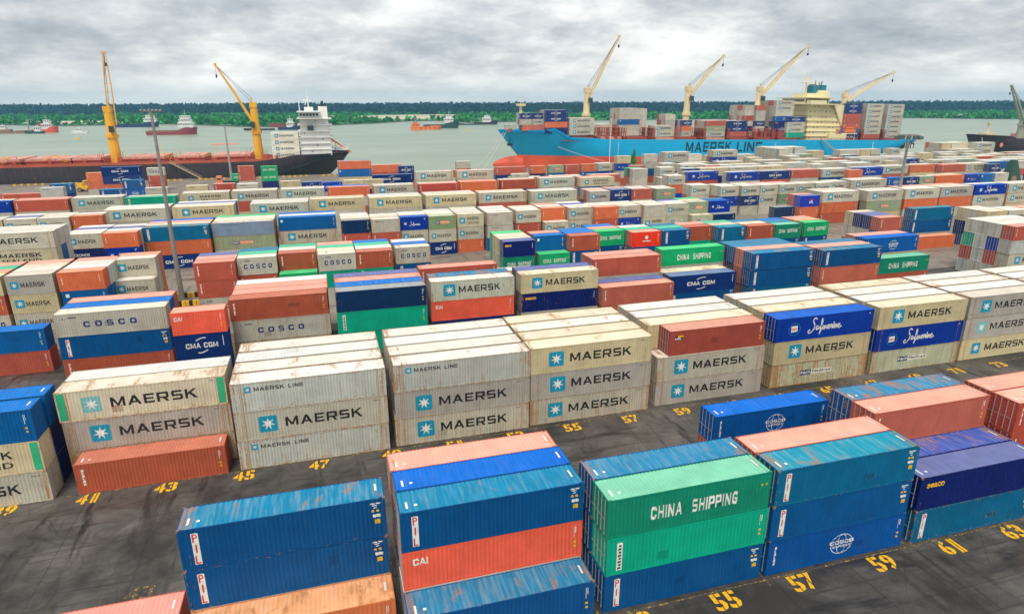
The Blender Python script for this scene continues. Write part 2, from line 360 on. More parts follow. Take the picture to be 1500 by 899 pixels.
def motif_for(kind, L, H, v=0):
    m = Motif(); big_ = L > 8; dx = (0, -.010, .012)[v]; ds = (1, .93, 1.06)[v]
    def fx(a): return a*L
    if kind in ('maersk', 'maerskf'):
        if big_: star_emblem(m, fx(.205+dx), H*(.52+dx), H*.56*ds, 'star' if kind == 'maersk' else 'starf'); m.art('lettering', 'MAERSK', fx(.315+dx), fx(.825+dx*.4), H*(.36+dx), H*(.68+dx), 'black')
        else: star_emblem(m, fx(.175+dx), H*(.50+dx), H*.40*ds, 'star' if kind == 'maersk' else 'starf'); m.art('lettering', 'MAERSK', fx(.305+dx), fx(.82+dx), H*.37, H*.61, 'black')
        m.rects('code_marking', [(fx(.90), fx(.93), H*.86, H*.88), (fx(.935), fx(.955), H*.86, H*.88)], 'black')
    elif kind == 'line':
        star_emblem(m, fx(.105), H*.76, H*.20); m.art('lettering', 'LINE', fx(.145), fx(.455), H*.69, H*.82, 'black')
    elif kind == 'sealand':
        star_emblem(m, fx(.19), H*.50, H*.46); m.art('lettering', 'MAERSK', fx(.38), fx(.83), H*.52, H*.76, 'black'); m.art('second_lettering', 'SEALAND', fx(.39), fx(.82), H*.22, H*.42, 'black')
    elif kind == 'cosco':
        if big_: m.art('lettering', 'COSCO', fx(.245), fx(.72), H*.37, H*.62, 'navy')
        else: m.art('lettering', 'COSCO', fx(.16), fx(.87), H*.36, H*.62, 'navy')
        m.rects('code_marking', [(fx(.05), fx(.05)+.7, H*.76, H*.775), (fx(.05)+.3, fx(.05)+.36, H*.775, H*.86), (fx(.05)+.85, fx(.05)+1.75, H*.79, H*.84)], 'ink')
    elif kind == 'china':
        m.art('lettering', 'CHINA', fx(.255), fx(.79), H*.30, H*.64, 'white') if big_ else m.art('lettering', 'CHINA', fx(.14), fx(.87), H*.40, H*.66, 'white')
        m.rects('warning_sign', [(L-.75, L-.6, H*.66, H*.71), (L-.4, L-.25, H*.66, H*.71)], 'yellow')
    elif kind == 'pil':
        x = .72; z0, z1 = H*.12, H*.88; wd = .40
        m.rects('name_plate', [(x, x+wd, z0, z1)], 'white')
        for ch, za in (('P', .66), ('I', .40), ('L', .135)):
            m.art('letter', ch, x+(.155 if ch == 'I' else .05), x+wd-(.155 if ch == 'I' else .05), H*za, H*(za+.20), 'red', .011)
        right_marks(m, L, H, True)
    elif kind == 'plate':
        m.rects('code_plate', [(.72, 1.10, H*.12, H*.86)], 'white')
        m.rects('code_marking', [(.78+.06*(i % 2), 1.02, H*(.15+.085*i), H*(.20+.085*i)) for i in range(8)], 'black', .011)
        right_marks(m, L, H)
    elif kind == 'cma':
        xa, xb = (.26, .68) if big_ else (.20, .80)
        m.art('lettering', 'CMA', fx(xa), fx(xb), H*.37, H*.60, 'white'); swoosh(m, fx((xa+xb)/2), H*.485, L*(xb-xa), H)
        m.rects('code_marking', [(L-.6, L-.52, H*.4, H*.85)], 'white')
    elif kind == 'saf':
        s_ = H*.34 if big_ else H*.17; x0 = fx(.335 if big_ else .34); z0 = H*.36
        m.stroke('script_lettering', [[(x0+a*s_, z0+b*s_) for a, b in ln] for ln in SCRIPT], s_*.15, 'white')
        cx, cz, r_ = fx(.185), H*.50, H*.27 if big_ else H*.16
        if big_: m.stroke('ring', [[(cx+r_*math.cos(R(a)), cz+r_*math.sin(R(a))) for a in range(0, 361, 24)]], .05, 'star')
        m.poly('flag', [(cx-r_*.55,cz-r_*.5),(cx+r_*.55,cz-r_*.38),(cx+r_*.5,cz+r_*.55),(cx-r_*.6,cz+r_*.5)], 'white', .010)
        m.rects('flag_stripe', [(cx-r_*.5, cx+r_*.45, cz-r_*.12, cz+r_*.16)], 'orange', .014)
        m.rects('code_marking', [(L-.9, L-.5, H*.84, H*.87), (L-.8, L-.7, H*.74, H*.82)], 'white')
    elif kind in ('po', 'pow'):
        x0, xm, x1 = (fx(.30), fx(.415), fx(.635)) if big_ else (fx(.24), fx(.40), fx(.76)); z0, z1 = H*.40, H*.62
        m.rects('name_plate', [(x0, xm, z0, z1)], 'navy'); m.rects('name_plate', [(xm+.01, x1, z0, z1)], 'cream' if kind == 'pow' else 'orange')
        m.art('lettering', 'PO', x0+(xm-x0)*.08, xm-(xm-x0)*.08, z0+.14, z1-.14, 'white', .012)
        m.art('lettering', 'NED', xm+(x1-xm)*.08, x1-(x1-xm)*.06, z0+.10, z1-.10, 'navy' if kind == 'pow' else 'cream', .012)
    elif kind == 'cai':
        m.art('lettering', 'CAI', fx(.055), fx(.055)+(.078*L if big_ else .9), H*.62, H*.80, 'white'); right_marks(m, L, H)
    elif kind == 'seaco':
        m.art('lettering', 'seaco', fx(.055), fx(.055)+min(1.7, .2*L), H*.66, H*.80, 'yellow'); m.rects('code_marking', [(L-.6, L-.55, H*.5, H*.85)], 'white')
    elif kind == 'globe':
        cx, cz, r_ = fx(.53), H*.48, H*.29
        m.stroke('globe_ring', [[(cx+r_*1.15*math.cos(R(a)), cz+r_*math.sin(R(a))) for a in range(0, 361, 20)]], .055, 'white')
        m.stroke('globe_ring', [[(cx+r_*.5*math.cos(R(a)), cz+r_*math.sin(R(a))) for a in range(0, 361, 24)]], .045, 'white', .008)
        m.rects('name_band', [(cx-r_*1.35, cx+r_*1.35, cz-.10, cz+.36)], 'cosb_paint', .010)
        m.art('lettering', 'COSCO2', cx-r_*1.25, cx+r_*1.25, cz+.0, cz+.32, 'white', .014)
        m.art('second_lettering', 'SHIPPING', cx-r_*.95, cx+r_*.95, cz-.30, cz-.10, 'white', .014)
        left_code(m, L, H); right_marks(m, L, H)
    elif kind == 'mol':
        m.rects('name_plate', [(.62, 1.55, H*.62, H*.78)], 'black'); m.poly('name_plate', [(1.0,H*.72),(1.65,H*.74),(1.65,H*.80),(1.0,H*.80)], 'yellow', .010)
        m.art('lettering', 'MOL', .66, 1.45, H*.635, H*.72, 'white', .012); right_marks(m, L, H)
    elif kind == 'apl':
        m.art('lettering', 'APL', fx(.44), fx(.66), H*.30, H*.55, 'white'); m.rects('eagle_bar', [(fx(.45), fx(.67), H*.60, H*.68)], 'red')
    elif kind == 'cronos':
        m.art('lettering', 'CRONOS', fx(.12), fx(.56), H*.48, H*.68, 'white'); m.rects('name_plate', [(fx(.05), fx(.115), H*.48, H*.68)], 'red')
    elif kind == 'anchor':
        m.poly('emblem', [(fx(.5)+.35*math.cos(R(a)), H*.62+.35*math.sin(R(a))) for a in range(0, 360, 30)], 'white'); m.rects('lettering_strip', [(fx(.36), fx(.64), H*.34, H*.41)], 'white'); right_marks(m, L, H)
    elif kind == 'badge':
        m.rects('name_plate', [(.5, .95, H*.66, H*.84)], 'white'); right_marks(m, L, H)
    elif kind == 'code':
        left_code(m, L, H); right_marks(m, L, H)
    elif kind == 'mark':
        right_marks(m, L, H)
    elif kind == 'strip':
        m.rects('code_marking', [(.5, .58, H*.35, H*.72)], 'white'); m.rects('code_marking', [(L-.6, L-.54, H*.4, H*.8)], 'white')
    elif kind == 'lbl':
        m.rects('code_marking', [(fx(.16), fx(.44), H*.80, H*.83)], 'ink')
    return m
def drape(parts, L, corrugated=True):
    """merge same-named artwork of one material and lay it on the wall"""
    groups = {}
    for name, v, f, mat, lift in parts:
        g = groups.setdefault((name, mat), ([], [], [])); o = len(g[0]); g[0].extend(v); g[1].extend([tuple(o+i for i in q) for q in f]); g[2].extend([lift]*len(v))
    out = []
    for (name, mat), (v, f, lf) in groups.items():
        me = bpy.data.meshes.new(name)
        me.from_pydata([(a, -q, b) for (a, b), q in zip(v, lf)], [], f)
        if corrugated:
            bm = bmesh.new(); bm.from_mesh(me); xs = [a for a, b in v]
            for x in prof_breaks(min(xs), max(xs)):
                bmesh.ops.bisect_plane(bm, geom=bm.verts[:]+bm.edges[:]+bm.faces[:], plane_co=(x, 0, 0), plane_no=(1, 0, 0), dist=1e-5)
            for q in bm.verts: q.co.y += prof(q.co.x)
            bm.to_mesh(me); bm.free()
        me.materials.append(M[mat]); me.update(); out.append((name, me))
    return out
M['cosb_paint'] = simple('blue_band_paint', (0.004, 0.075, 0.36), 0.5)

# ------------------------------------------------------------------ container meshes, one set per length and height
WID = 2.438
def frame_mesh(L, H):
    """material 0 = castings and lifting posts, 1 = painted rails"""
    m = MB()
    for x0, x1 in ((0, .16), (L-.16, L)):
        for y0, y1 in ((0, .12), (WID-.12, WID)):
            m.box(x0, x1, y0, y1, .12, H-.12, 1)
            ex = .004; m.box(x0-ex, x1+ex+(.016 if x0 == 0 else 0), y0-ex, y1+.04 if y0 == 0 else y1+ex, 0, .12).box(x0-ex, x1+ex, y0-ex, y1+ex, H-.12, H)
    for y0, y1 in ((.002, .06), (WID-.06, WID-.002)):
        m.box(.17, L-.17, y0, y1, .02, .16, 1).box(.17, L-.17, y0, y1, H-.11, H-.012, 1)
    for x0, x1 in ((.004, .07), (L-.07, L-.004)):
        m.box(x0, x1, .125, WID-.125, .02, .17, 1).box(x0, x1, .125, WID-.125, H-.13, H-.012, 1)
    m.quad((.08, .06, .13), (.08, WID-.06, .13), (L-.08, WID-.06, .13), (L-.08, .06, .13), 1)
    if L > 13:
        for x in (.72, L-.90):
            for y0, y1 in ((-.004, .05), (WID-.05, WID+.004)): m.box(x, x+.05, y0, y1, .004, H-.004).box(x+.05, x+.13, y0+.012, y1, .004, H-.004, 1).box(x+.13, x+.18, y0, y1, .004, H-.004)
    return m
def side_wall_mesh(L, H, back=False):
    m = MB(); xs = [.16]+prof_breaks(.161, L-.161)+[L-.16]
    for a, b in zip(xs, xs[1:]):
        ya, yb = prof(a), prof(b)
        if back: ya, yb = WID-ya, WID-yb; m.quad((b, yb, .155), (a, ya, .155), (a, ya, H-.105), (b, yb, H-.105))
        else: m.quad((a, ya, .155), (b, yb, .155), (b, yb, H-.105), (a, ya, H-.105))
    return m
def end_wall_mesh(L, H):
    m = MB(); ys = [.12]+[y for y in prof_breaks(.121, WID-.121)]+[WID-.12]
    for a, b in zip(ys, ys[1:]):
        xa, xb = L-.012-prof(a), L-.012-prof(b); m.quad((xa, a, .165), (xb, b, .165), (xb, b, H-.125), (xa, a, H-.125))
    return m
def roof_mesh(L, H):
    m = MB(); y0, y1 = .055, WID-.055
    m.quad((.01, y0+.07, H-.02), (.30, y0+.07, H-.02), (.30, y1-.07, H-.02), (.01, y1-.07, H-.02))
    m.quad((L-.30, y0+.07, H-.02), (L-.01, y0+.07, H-.02), (L-.01, y1-.07, H-.02), (L-.30, y1-.07, H-.02))
    xs = [.30]+prof_breaks(.301, L-.301)+[L-.30]
    for a, b in zip(xs, xs[1:]):
        za, zb = H-.012-prof(a)*.8, H-.012-prof(b)*.8; m.quad((a, y0, za), (b, y0, zb), (b, y1, zb), (a, y1, za))
    return m
def door_mesh(H, k):
    y0, y1 = (.13, WID/2-.01) if k == 0 else (WID/2+.01, WID-.13)
    m = MB().box(.055, .10, y0, y1, .18, H-.14)
    n = 5; hh = (H-.5)/n
    for i in range(n): m.box(.035, .056, y0+.10, y1-.10, .25+i*hh+.05, .25+(i+1)*hh-.03)
    return m
def rod_mesh(H, y):
    m = MB().bar((.012, y, .10), (.012, y, H-.07), .030, None, 6)
    for z in (.20, .9, 1.7, H-.25): m.box(-.006, .05, y-.05, y+.05, z, z+.07)
    m.box(-.02, .0, y, y+.42, 1.25, 1.29); return m
CM = {}
def cmesh(L, H):
    key = (L, H)
    if key not in CM:
        P_, Q_, F_ = [M['paint']], [M['roof']], [M['frame'], M['paint']]
        body = frame_mesh(L, H)
        for mm in (side_wall_mesh(L, H), side_wall_mesh(L, H, True), end_wall_mesh(L, H)): body.add(mm.v, mm.f, 1)
        CM[key] = dict(frame=frame_mesh(L, H).mesh('container_frame', F_), side=side_wall_mesh(L, H).mesh('container_side_wall', P_),
            back=side_wall_mesh(L, H, True).mesh('container_back_wall', P_), end=end_wall_mesh(L, H).mesh('container_end_wall', P_), body=body.mesh('container_body', F_),
            roof=roof_mesh(L, H).mesh('container_roof', Q_), door=[door_mesh(H, 0).mesh('container_door', P_), door_mesh(H, 1).mesh('container_door', P_)],
            rod=[rod_mesh(H, y).mesh('container_lock_rod', [M['steel']]) for y in (.42, .95, 1.50, 2.03)])
    return CM[key]
ART = {}
def art(kind, L, H, corr=True, v=0):
    key = (kind, L, H, corr, v)
    if key not in ART: ART[key] = drape(motif_for(kind, L, H, v).parts, L, corr)
    return ART[key]

# code: paint, paler roof colour (fading plus painted-in sky light), rust, motif, colour words, look words
PATCH = {}
def patch_art(i, L, H):
    key = (i, L, H)
    if key not in PATCH:
        q = random.Random(i*7+3); m = Motif()
        for _ in (0,):
            x = q.uniform(.30, .85)*L; z = q.uniform(.12, .55)*H; m.rects('repair_patch', [(x, x+q.uniform(.4, 1.5), z, z+q.uniform(.35, .8))], 'paint', .002)
        PATCH[key] = drape(m.parts, L)
    return PATCH[key]
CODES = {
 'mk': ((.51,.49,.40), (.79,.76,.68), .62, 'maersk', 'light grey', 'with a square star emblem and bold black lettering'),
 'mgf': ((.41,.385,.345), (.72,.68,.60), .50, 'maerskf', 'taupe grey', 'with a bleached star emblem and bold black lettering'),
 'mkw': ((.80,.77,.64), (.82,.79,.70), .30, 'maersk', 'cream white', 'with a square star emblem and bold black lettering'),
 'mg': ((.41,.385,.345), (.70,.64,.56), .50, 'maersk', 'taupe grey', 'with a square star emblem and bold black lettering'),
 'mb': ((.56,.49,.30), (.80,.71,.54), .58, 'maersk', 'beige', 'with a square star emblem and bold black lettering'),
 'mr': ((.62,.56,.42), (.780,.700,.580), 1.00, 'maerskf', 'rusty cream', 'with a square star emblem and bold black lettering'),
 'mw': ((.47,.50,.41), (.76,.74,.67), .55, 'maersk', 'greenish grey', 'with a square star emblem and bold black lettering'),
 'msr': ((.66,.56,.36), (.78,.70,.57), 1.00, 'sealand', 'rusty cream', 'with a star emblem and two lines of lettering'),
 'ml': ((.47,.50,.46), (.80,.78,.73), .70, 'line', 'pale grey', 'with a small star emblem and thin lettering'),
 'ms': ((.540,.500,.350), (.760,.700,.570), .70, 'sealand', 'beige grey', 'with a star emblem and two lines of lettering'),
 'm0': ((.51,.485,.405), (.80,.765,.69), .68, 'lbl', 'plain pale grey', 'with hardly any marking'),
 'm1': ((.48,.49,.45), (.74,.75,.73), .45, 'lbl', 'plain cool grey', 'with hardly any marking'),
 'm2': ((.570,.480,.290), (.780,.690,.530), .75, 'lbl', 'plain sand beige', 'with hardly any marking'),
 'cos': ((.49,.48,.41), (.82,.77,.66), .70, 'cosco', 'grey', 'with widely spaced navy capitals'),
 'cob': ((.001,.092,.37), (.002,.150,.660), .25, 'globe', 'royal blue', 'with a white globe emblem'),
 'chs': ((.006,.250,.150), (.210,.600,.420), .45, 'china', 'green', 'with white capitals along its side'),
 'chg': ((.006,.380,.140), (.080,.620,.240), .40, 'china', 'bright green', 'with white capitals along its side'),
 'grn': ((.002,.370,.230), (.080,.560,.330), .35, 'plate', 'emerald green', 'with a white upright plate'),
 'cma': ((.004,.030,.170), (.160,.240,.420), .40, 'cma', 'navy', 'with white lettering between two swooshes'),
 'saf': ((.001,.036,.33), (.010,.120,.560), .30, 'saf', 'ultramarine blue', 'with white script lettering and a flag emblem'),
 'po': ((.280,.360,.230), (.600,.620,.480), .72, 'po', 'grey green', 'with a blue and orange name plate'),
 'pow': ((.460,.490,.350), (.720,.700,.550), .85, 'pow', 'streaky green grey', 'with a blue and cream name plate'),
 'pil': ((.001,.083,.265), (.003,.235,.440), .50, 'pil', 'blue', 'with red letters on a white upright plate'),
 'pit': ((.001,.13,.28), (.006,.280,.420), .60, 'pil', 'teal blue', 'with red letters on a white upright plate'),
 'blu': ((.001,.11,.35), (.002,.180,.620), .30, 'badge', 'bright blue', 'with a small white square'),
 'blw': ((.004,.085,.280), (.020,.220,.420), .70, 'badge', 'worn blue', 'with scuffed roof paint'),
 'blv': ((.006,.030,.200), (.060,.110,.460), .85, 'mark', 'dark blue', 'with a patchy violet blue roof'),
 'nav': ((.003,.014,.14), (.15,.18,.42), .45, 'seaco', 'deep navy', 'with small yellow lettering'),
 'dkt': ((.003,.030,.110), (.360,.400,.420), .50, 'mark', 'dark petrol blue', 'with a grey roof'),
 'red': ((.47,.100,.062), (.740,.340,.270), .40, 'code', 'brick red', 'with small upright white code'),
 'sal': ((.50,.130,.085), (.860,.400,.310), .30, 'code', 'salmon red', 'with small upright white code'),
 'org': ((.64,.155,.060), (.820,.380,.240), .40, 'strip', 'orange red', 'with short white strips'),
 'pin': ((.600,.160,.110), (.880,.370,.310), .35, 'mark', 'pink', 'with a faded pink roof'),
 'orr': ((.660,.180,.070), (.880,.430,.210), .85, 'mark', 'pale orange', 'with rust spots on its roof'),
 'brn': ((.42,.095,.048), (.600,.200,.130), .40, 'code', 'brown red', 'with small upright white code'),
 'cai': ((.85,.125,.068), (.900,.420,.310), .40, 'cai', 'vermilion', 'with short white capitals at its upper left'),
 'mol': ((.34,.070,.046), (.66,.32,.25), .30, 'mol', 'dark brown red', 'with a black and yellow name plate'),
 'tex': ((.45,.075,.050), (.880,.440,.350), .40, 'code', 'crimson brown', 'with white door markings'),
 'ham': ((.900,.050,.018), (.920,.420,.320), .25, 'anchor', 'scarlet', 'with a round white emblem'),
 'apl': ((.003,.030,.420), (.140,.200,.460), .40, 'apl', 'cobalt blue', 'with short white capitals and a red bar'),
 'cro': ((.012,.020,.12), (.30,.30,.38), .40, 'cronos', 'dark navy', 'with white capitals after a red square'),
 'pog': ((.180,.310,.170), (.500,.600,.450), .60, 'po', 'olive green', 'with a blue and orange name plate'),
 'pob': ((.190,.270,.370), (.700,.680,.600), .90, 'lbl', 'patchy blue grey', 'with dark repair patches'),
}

# ------------------------------------------------------------------ where the containers stand
# (row, x, y of the front wall, length, 'bottom .. top' for each line from the front backwards, line pitch, height of one box)
S20, S40, S45 = 6.05, 12.13, 13.74
H9 = 2.88
BLK = [
 ('A', -23.0, 36.1, S40, 'pin', 2.5, 2.59),
 ('A', -10.15, 33.6, S40, 'orr | - pil pil', 2.5),
 ('A', 2.6, 31.5, S40, 'blw | - cai pil | nav blu cob | red red sal', 2.5),
 ('A', 15.45, 31.6, S40, 'pil grn chs | pil pil blw', 2.5),
 ('A', 27.95, 31.5, S40, 'cob pil pit | red sal sal', 2.5),
 ('A', 31.7, 44.3, S40, 'red cob', 2.5),
 ('A', 40.9, 31.4, S40, 'pit nav | - blv | red red sal | nav nav blw', 2.5),
 ('A', 53.8, 34.5, S40, 'tex tex tex | tex tex sal', 2.5),
 ('B', -37.0, 56.8, S40, 'mk msr blu | nav nav blu', 2.75),
 ('B', -37.0, 65.2, S40, 'nav m0', 2.75),
 ('B', -24.1, 59.65, S45, 'm0 mg mr | - - m1', 2.6),
 ('B', -22.95, 57.05, S40, 'brn', 2.6),
 ('B', -9.8, 57.2, S45, 'ml mk ml | - - m0 | - - m1 | - - m0', 2.75),
 ('B', 4.7, 57.4, S45, 'mk mg ml | - - m0 | - - m1 | - - m0', 2.75),
 ('B', 18.65, 57.7, S45, 'mk mg mb | - - m2 | - - m0 | - - m2', 2.75),
 ('B', 33.4, 58.1, S45, 'mg mk | m0 m0 m2 | - m0 m1 | - - m0', 2.75),
 ('B', 34.75, 58.3, S40, '_ _ mol', 2.75),
 ('B', 48.65, 58.4, S45, 'pow mb saf | m0 m0 m2 | - m0 m0 | - - m1', 2.75),
 ('B', 63.4, 58.5, S45, 'pow saf mb | - m0 m1 | - - m0 | - - m2', 2.75),
 ('B', 77.8, 58.6, S45, 'mb mgf mg | - - m1 | - - m0 | - - m1', 2.75),
 ('B', 92.2, 58.7, S45, 'mk mk mk | - - m0 | - - m1 | - - m0', 2.75),
 ('C', -47.4, 88.9, S40, 'red blu', 2.5),
 ('C', -32.4, 84.4, S40, 'brn pil cos | nav blu blu | red sal sal', 2.5),
 ('C', -19.1, 81.1, S20, 'cma cma cai', 2.5),
 ('C', -13.0, 84.8, S40, 'm0 cos brn | - - sal | - - sal | - - m1', 2.5),
 ('C', 0.1, 84.6, S40, 'grn grn dkt | - - blu | - - sal | - - nav', 2.5),
 ('C', 13.0, 85.7, S40, '- cai mw | - - blw', 2.5),
 ('C', 12.6, 93.6, S40, '- - red', 2.5),
 ('C', 26.2, 85.8, S40, '- nav mb | - - nav', 2.5),
 ('C', 38.9, 85.4, S40, 'sal sal | nav nav', 2.5),
 ('C', 39.8, 91.6, S40, '- - red | - - sal', 2.5),
 ('C', 52.0, 88.2, S40, 'pil cma | m2 m2', 2.5),
 ('C', 53.7, 94.6, S40, '- - chg', 2.5),
 ('C', 66.6, 87.7, S40, 'pit pil pil | red red sal | nav nav blw | - - blw', 2.5),
 ('C', 79.1, 86.1, S40, 'red sal pil | - - sal | - - blw', 2.5),
 ('C', 92.8, 88.4, S40, 'red chs', 2.5),
 ('C', 93.4, 91.9, S40, '- - cob | - - sal', 2.5),
 ('C', 121.0, 86.0, S40, 'm0 mk m1 red | m1 tex saf m0 | m0 m1 m1 m0 | m1 tex grn m0', 2.46, 2.59),
 ('D', -52.4, 106.9, S20, 'cos red mb | - - org | - - grn | - - sal', 2.5),
 ('D', -45.8, 106.8, S20, 'mk mb mg | - - m0 | - - m2 | - - sal', 2.5),
 ('D', -39.2, 106.9, S20, '- blu org | nav blu m1 | nav nav m0 | - cob sal', 2.5),
 ('D', -33.5, 111.2, S20, '- mk | - mk mk | org org org', 2.5),
 ('D', -20.8, 107.3, S20, 'cos red red | - - sal | - - nav', 2.5),
 ('D', -14.7, 109.0, S20, '- red cos | - - grn | - - blw', 2.5),
 ('D', -8.4, 108.0, S20, '- chg | - red brn | - - m0 | - - grn', 2.5),
 ('D', -2.1, 107.9, S20, '- grn cos | - - m2 | - - grn | - - sal', 2.5),
 ('D', 4.1, 107.9, S20, '- grn brn | - - m0 | - - grn | - - blu', 2.5),
 ('D', 10.7, 109.2, S20, '- pil cos | - - blu | - - m1', 2.5),
 ('D', 20.5, 99.5, S40, '- m0', 2.5),
 ('D', 29.8, 108.6, S20, '- chs nav | m0 m0 m2 | m2 m2 m2 | grn grn chg', 2.5),
 ('D', 36.8, 109.2, S20, '- chg | - - blu | - - sal', 2.5),
 ('D', 43.1, 110.0, S20, '- pil brn | - - blu | - - blu', 2.5),
 ('D', 49.3, 112.4, S20, '- pil chg | - - sal | - - blu', 2.5),
 ('D', 55.7, 109.6, S20, 'nav pil ham | - - grn | - - m1', 2.5),
 ('D', 62.0, 109.4, S20, '- pil pil | - - grn | - - blw', 2.5),
 ('D', 68.15, 111.5, S20, '- grn brn | - - sal', 2.5),
 ('D', 74.3, 109.1, S20, '- grn pit | - - m2 | - - grn', 2.5),
 ('D', 80.6, 108.6, S20, '- nav brn | - - m2 | - - blw', 2.5),
 ('D', 86.9, 108.3, S20, '- pil chs | - - blw | - - blu', 2.5),
 ('D', 94.0, 108.6, S20, '- pil chg | - - orr | - - sal', 2.5),
 ('D', 113.2, 108.6, S20, '- blu sal | - m0 nav | - m0 nav | - m0 m2', 2.46),
 ('D', 127.5, 112.2, S40, 'org', 2.5),
 ('D', 130.0, 116.0, S40, '- pil pit', 2.5),
 ('D', 142.3, 108.0, S20, '- - m2 | - - m0 | - - m2', 2.5),
 ('D', 148.6, 107.8, S20, '- m0 mk | - - m0', 2.5),
 ('D', 155.0, 107.8, S20, '- m0 mk | - - sal', 2.5),
 ('E', -59.5, 127.0, S45, '- - ms mk | - - - m0 | - - - m0', 2.5),
 ('E', -48.2, 139.2, S20, '- cro mk | - - m0 | - - nav | - - m0', 2.5),
 ('E', -41.9, 138.5, S20, '- saf org | - - m0 | - - nav | - - m0', 2.5),
 ('E', -35.8, 142.5, S40, 'cma org pit | - - m2 | - - sal | - - cob', 2.5),
 ('E', -23.2, 144.0, S40, '- po pob | - - m2 | - - m0 | - - chg', 2.5),
 ('E', -10.3, 146.6, S40, '- mk blu | - - m1 | - - cob', 2.5),
 ('E', 2.7, 139.2, S20, '- red dkt | - - m2 | - - m0 | - - m1', 2.5),
 ('E', 8.9, 138.6, S20, '- red m0 | - - m2 | - - m0', 2.5),
 ('E', 15.1, 139.6, S20, '- mk saf | - - m0 | - - m1', 2.5),
 ('E', 21.3, 138.9, S20, 'cma mk pog | - - m2 | - - m0 | - - m1', 2.5),
 ('E', 27.7, 139.8, S20, 'org mk ms | - - m0 | - - m0 | - - m2', 2.5),
 ('E', 34.6, 139.6, S20, '- m0 m0 | - - m1 | - - m0 | - - m0', 2.5),
 ('E', 41.7, 140.6, S20, '- red mk | - - m0 | - - m2', 2.5),
 ('E', 48.3, 139.6, S20, '- mk | - - org | - - m0 | - - sal', 2.5),
 ('E', 54.7, 140.8, S20, '- mk mk | - - m0 | - - nav | - - m0', 2.5),
 ('E', 60.85, 139.7, S20, '- red org | - - m0 | - - m0', 2.5),
 ('E', 67.0, 139.9, S20, '- saf mk | - - m2 | - - m0', 2.5),
 ('E', 73.3, 139.0, S20, '- ms m0 | - - m0 | - - m2', 2.5),
 ('E', 79.6, 139.3, S20, '- pow mk | - - m0 | - - nav', 2.5),
 ('E', 85.8, 138.0, S20, '- pow | - - po | - - m2 | - - chg', 2.5),
 ('E', 92.0, 137.8, S20, '- dkt | - - saf | - - blw', 2.5),
 ('E', 113.4, 142.5, S20, '- dkt', 2.5),
 ('E', 119.7, 141.0, S20, '- org apl | - - red', 2.5),
 ('E', 130.4, 145.3, S40, 'brn org mk | - - m0 | - - m2', 2.5),
 ('E', 143.8, 143.5, S40, '- po mk | - - m0', 2.5),
 ('E', 157.2, 143.7, S40, '- org mk | - - m0 | - - sal', 2.5),
 ('E', 170.1, 144.0, S40, '- org mg | - - m2 | - - sal', 2.5),
 ('E', 183.2, 144.2, S40, '- mk saf | - - m0', 2.5),
 ('E', 196.2, 144.2, S40, '- mk mk | - - m0', 2.5),
 ('G', -79.8, 162.0, S20, '- - m2 | - - m0', 2.5),
 ('G', -73.4, 162.0, S20, '- - m2 | - - m0', 2.5),
 ('G', -67.0, 162.0, S20, '- - mk | - - nav | - - m0', 2.5),
 ('G', -60.7, 161.7, S20, '- - mk | - - m2 | - - m0', 2.5),
 ('G', -54.5, 162.6, S20, '- - org | - - m0', 2.5),
 ('G', -50.2, 169.8, S45, '- mk mk | - - m0 | - - m1', 2.5),
 ('G', -35.6, 169.9, S45, '- mk mb | - - m0 | - - nav | - - m0', 2.5),
 ('G', -18.1, 169.9, S45, '- m0 mw | - - m0 | - - m0', 2.5),
 ('G', -3.9, 173.6, S45, '- m0 mb | - - m2', 2.5),
 ('G', 10.9, 171.8, S45, '- m0 mb | - - m0 | - - m1', 2.5),
 ('G', 25.7, 171.6, S45, '- m0 mb | - - m2 | - - m0', 2.5),
 ('G', 40.5, 172.4, S45, '- - mk | - - m2', 2.5),
 ('G', 55.0, 170.8, S45, '- - mw | - - m0', 2.5),
 ('G', 70.6, 165.8, S20, '- - mg | - tex tex | - - m2', 2.5),
 ('G', 77.4, 167.0, S20, '- - cma | - - dkt | - - sal', 2.5),
 ('G', 83.9, 166.3, S20, '- - red | - - m0 | - - m2', 2.5),
 ('G', 90.6, 165.0, S20, '- - po | - - m0 | - - m0', 2.5),
 ('G', 104.3, 169.0, S20, '- mk mk | - - m0', 2.5),
 ('G', 110.9, 163.9, S20, 'm0 saf mk | - - m0 | - - m2', 2.5),
 ('G', 117.6, 163.3, S20, 'm0 cma mk | - - m0 | - - m2', 2.5),
 ('G', 124.0, 163.4, S20, '- mk mk | - - m0 | - - sal', 2.5),
 ('G', 130.3, 162.8, S20, '- pog mk | - - m0 | - - sal', 2.5),
 ('G', 136.8, 163.0, S20, '- - mk | - - m0', 2.5),
 ('G', 143.2, 163.0, S20, '- - mk | - - m2', 2.5),
 ('G', 149.6, 164.0, S20, '- - mk | - - m0', 2.5),
 ('G', 159.0, 165.8, S45, '- - mk | - - m0', 2.5),
 ('G', 174.5, 167.0, S20, '- - cob', 2.5), ('G', 180.9, 167.0, S20, '- - cma', 2.5), ('G', 187.3, 167.0, S20, '- - po', 2.5),
 ('G', 194.0, 167.0, S40, '- - org | - - m2', 2.5), ('G', 207.0, 167.0, S20, '- - saf', 2.5), ('G', 213.4, 167.0, S20, '- - blu', 2.5),
 ('G', 219.8, 167.0, S20, '- - m0', 2.5), ('G', 236.0, 167.0, S20, '- - nav', 2.5), ('G', 242.4, 167.0, S20, '- - mk', 2.5),
 ('F', -89.8, 193.6, S40, '- - saf | - - m2', 2.5), ('F', -77.0, 193.7, S40, '- - red | - - sal', 2.5), ('F', -64.4, 194.6, S40, '- - mw | - - m0', 2.5),
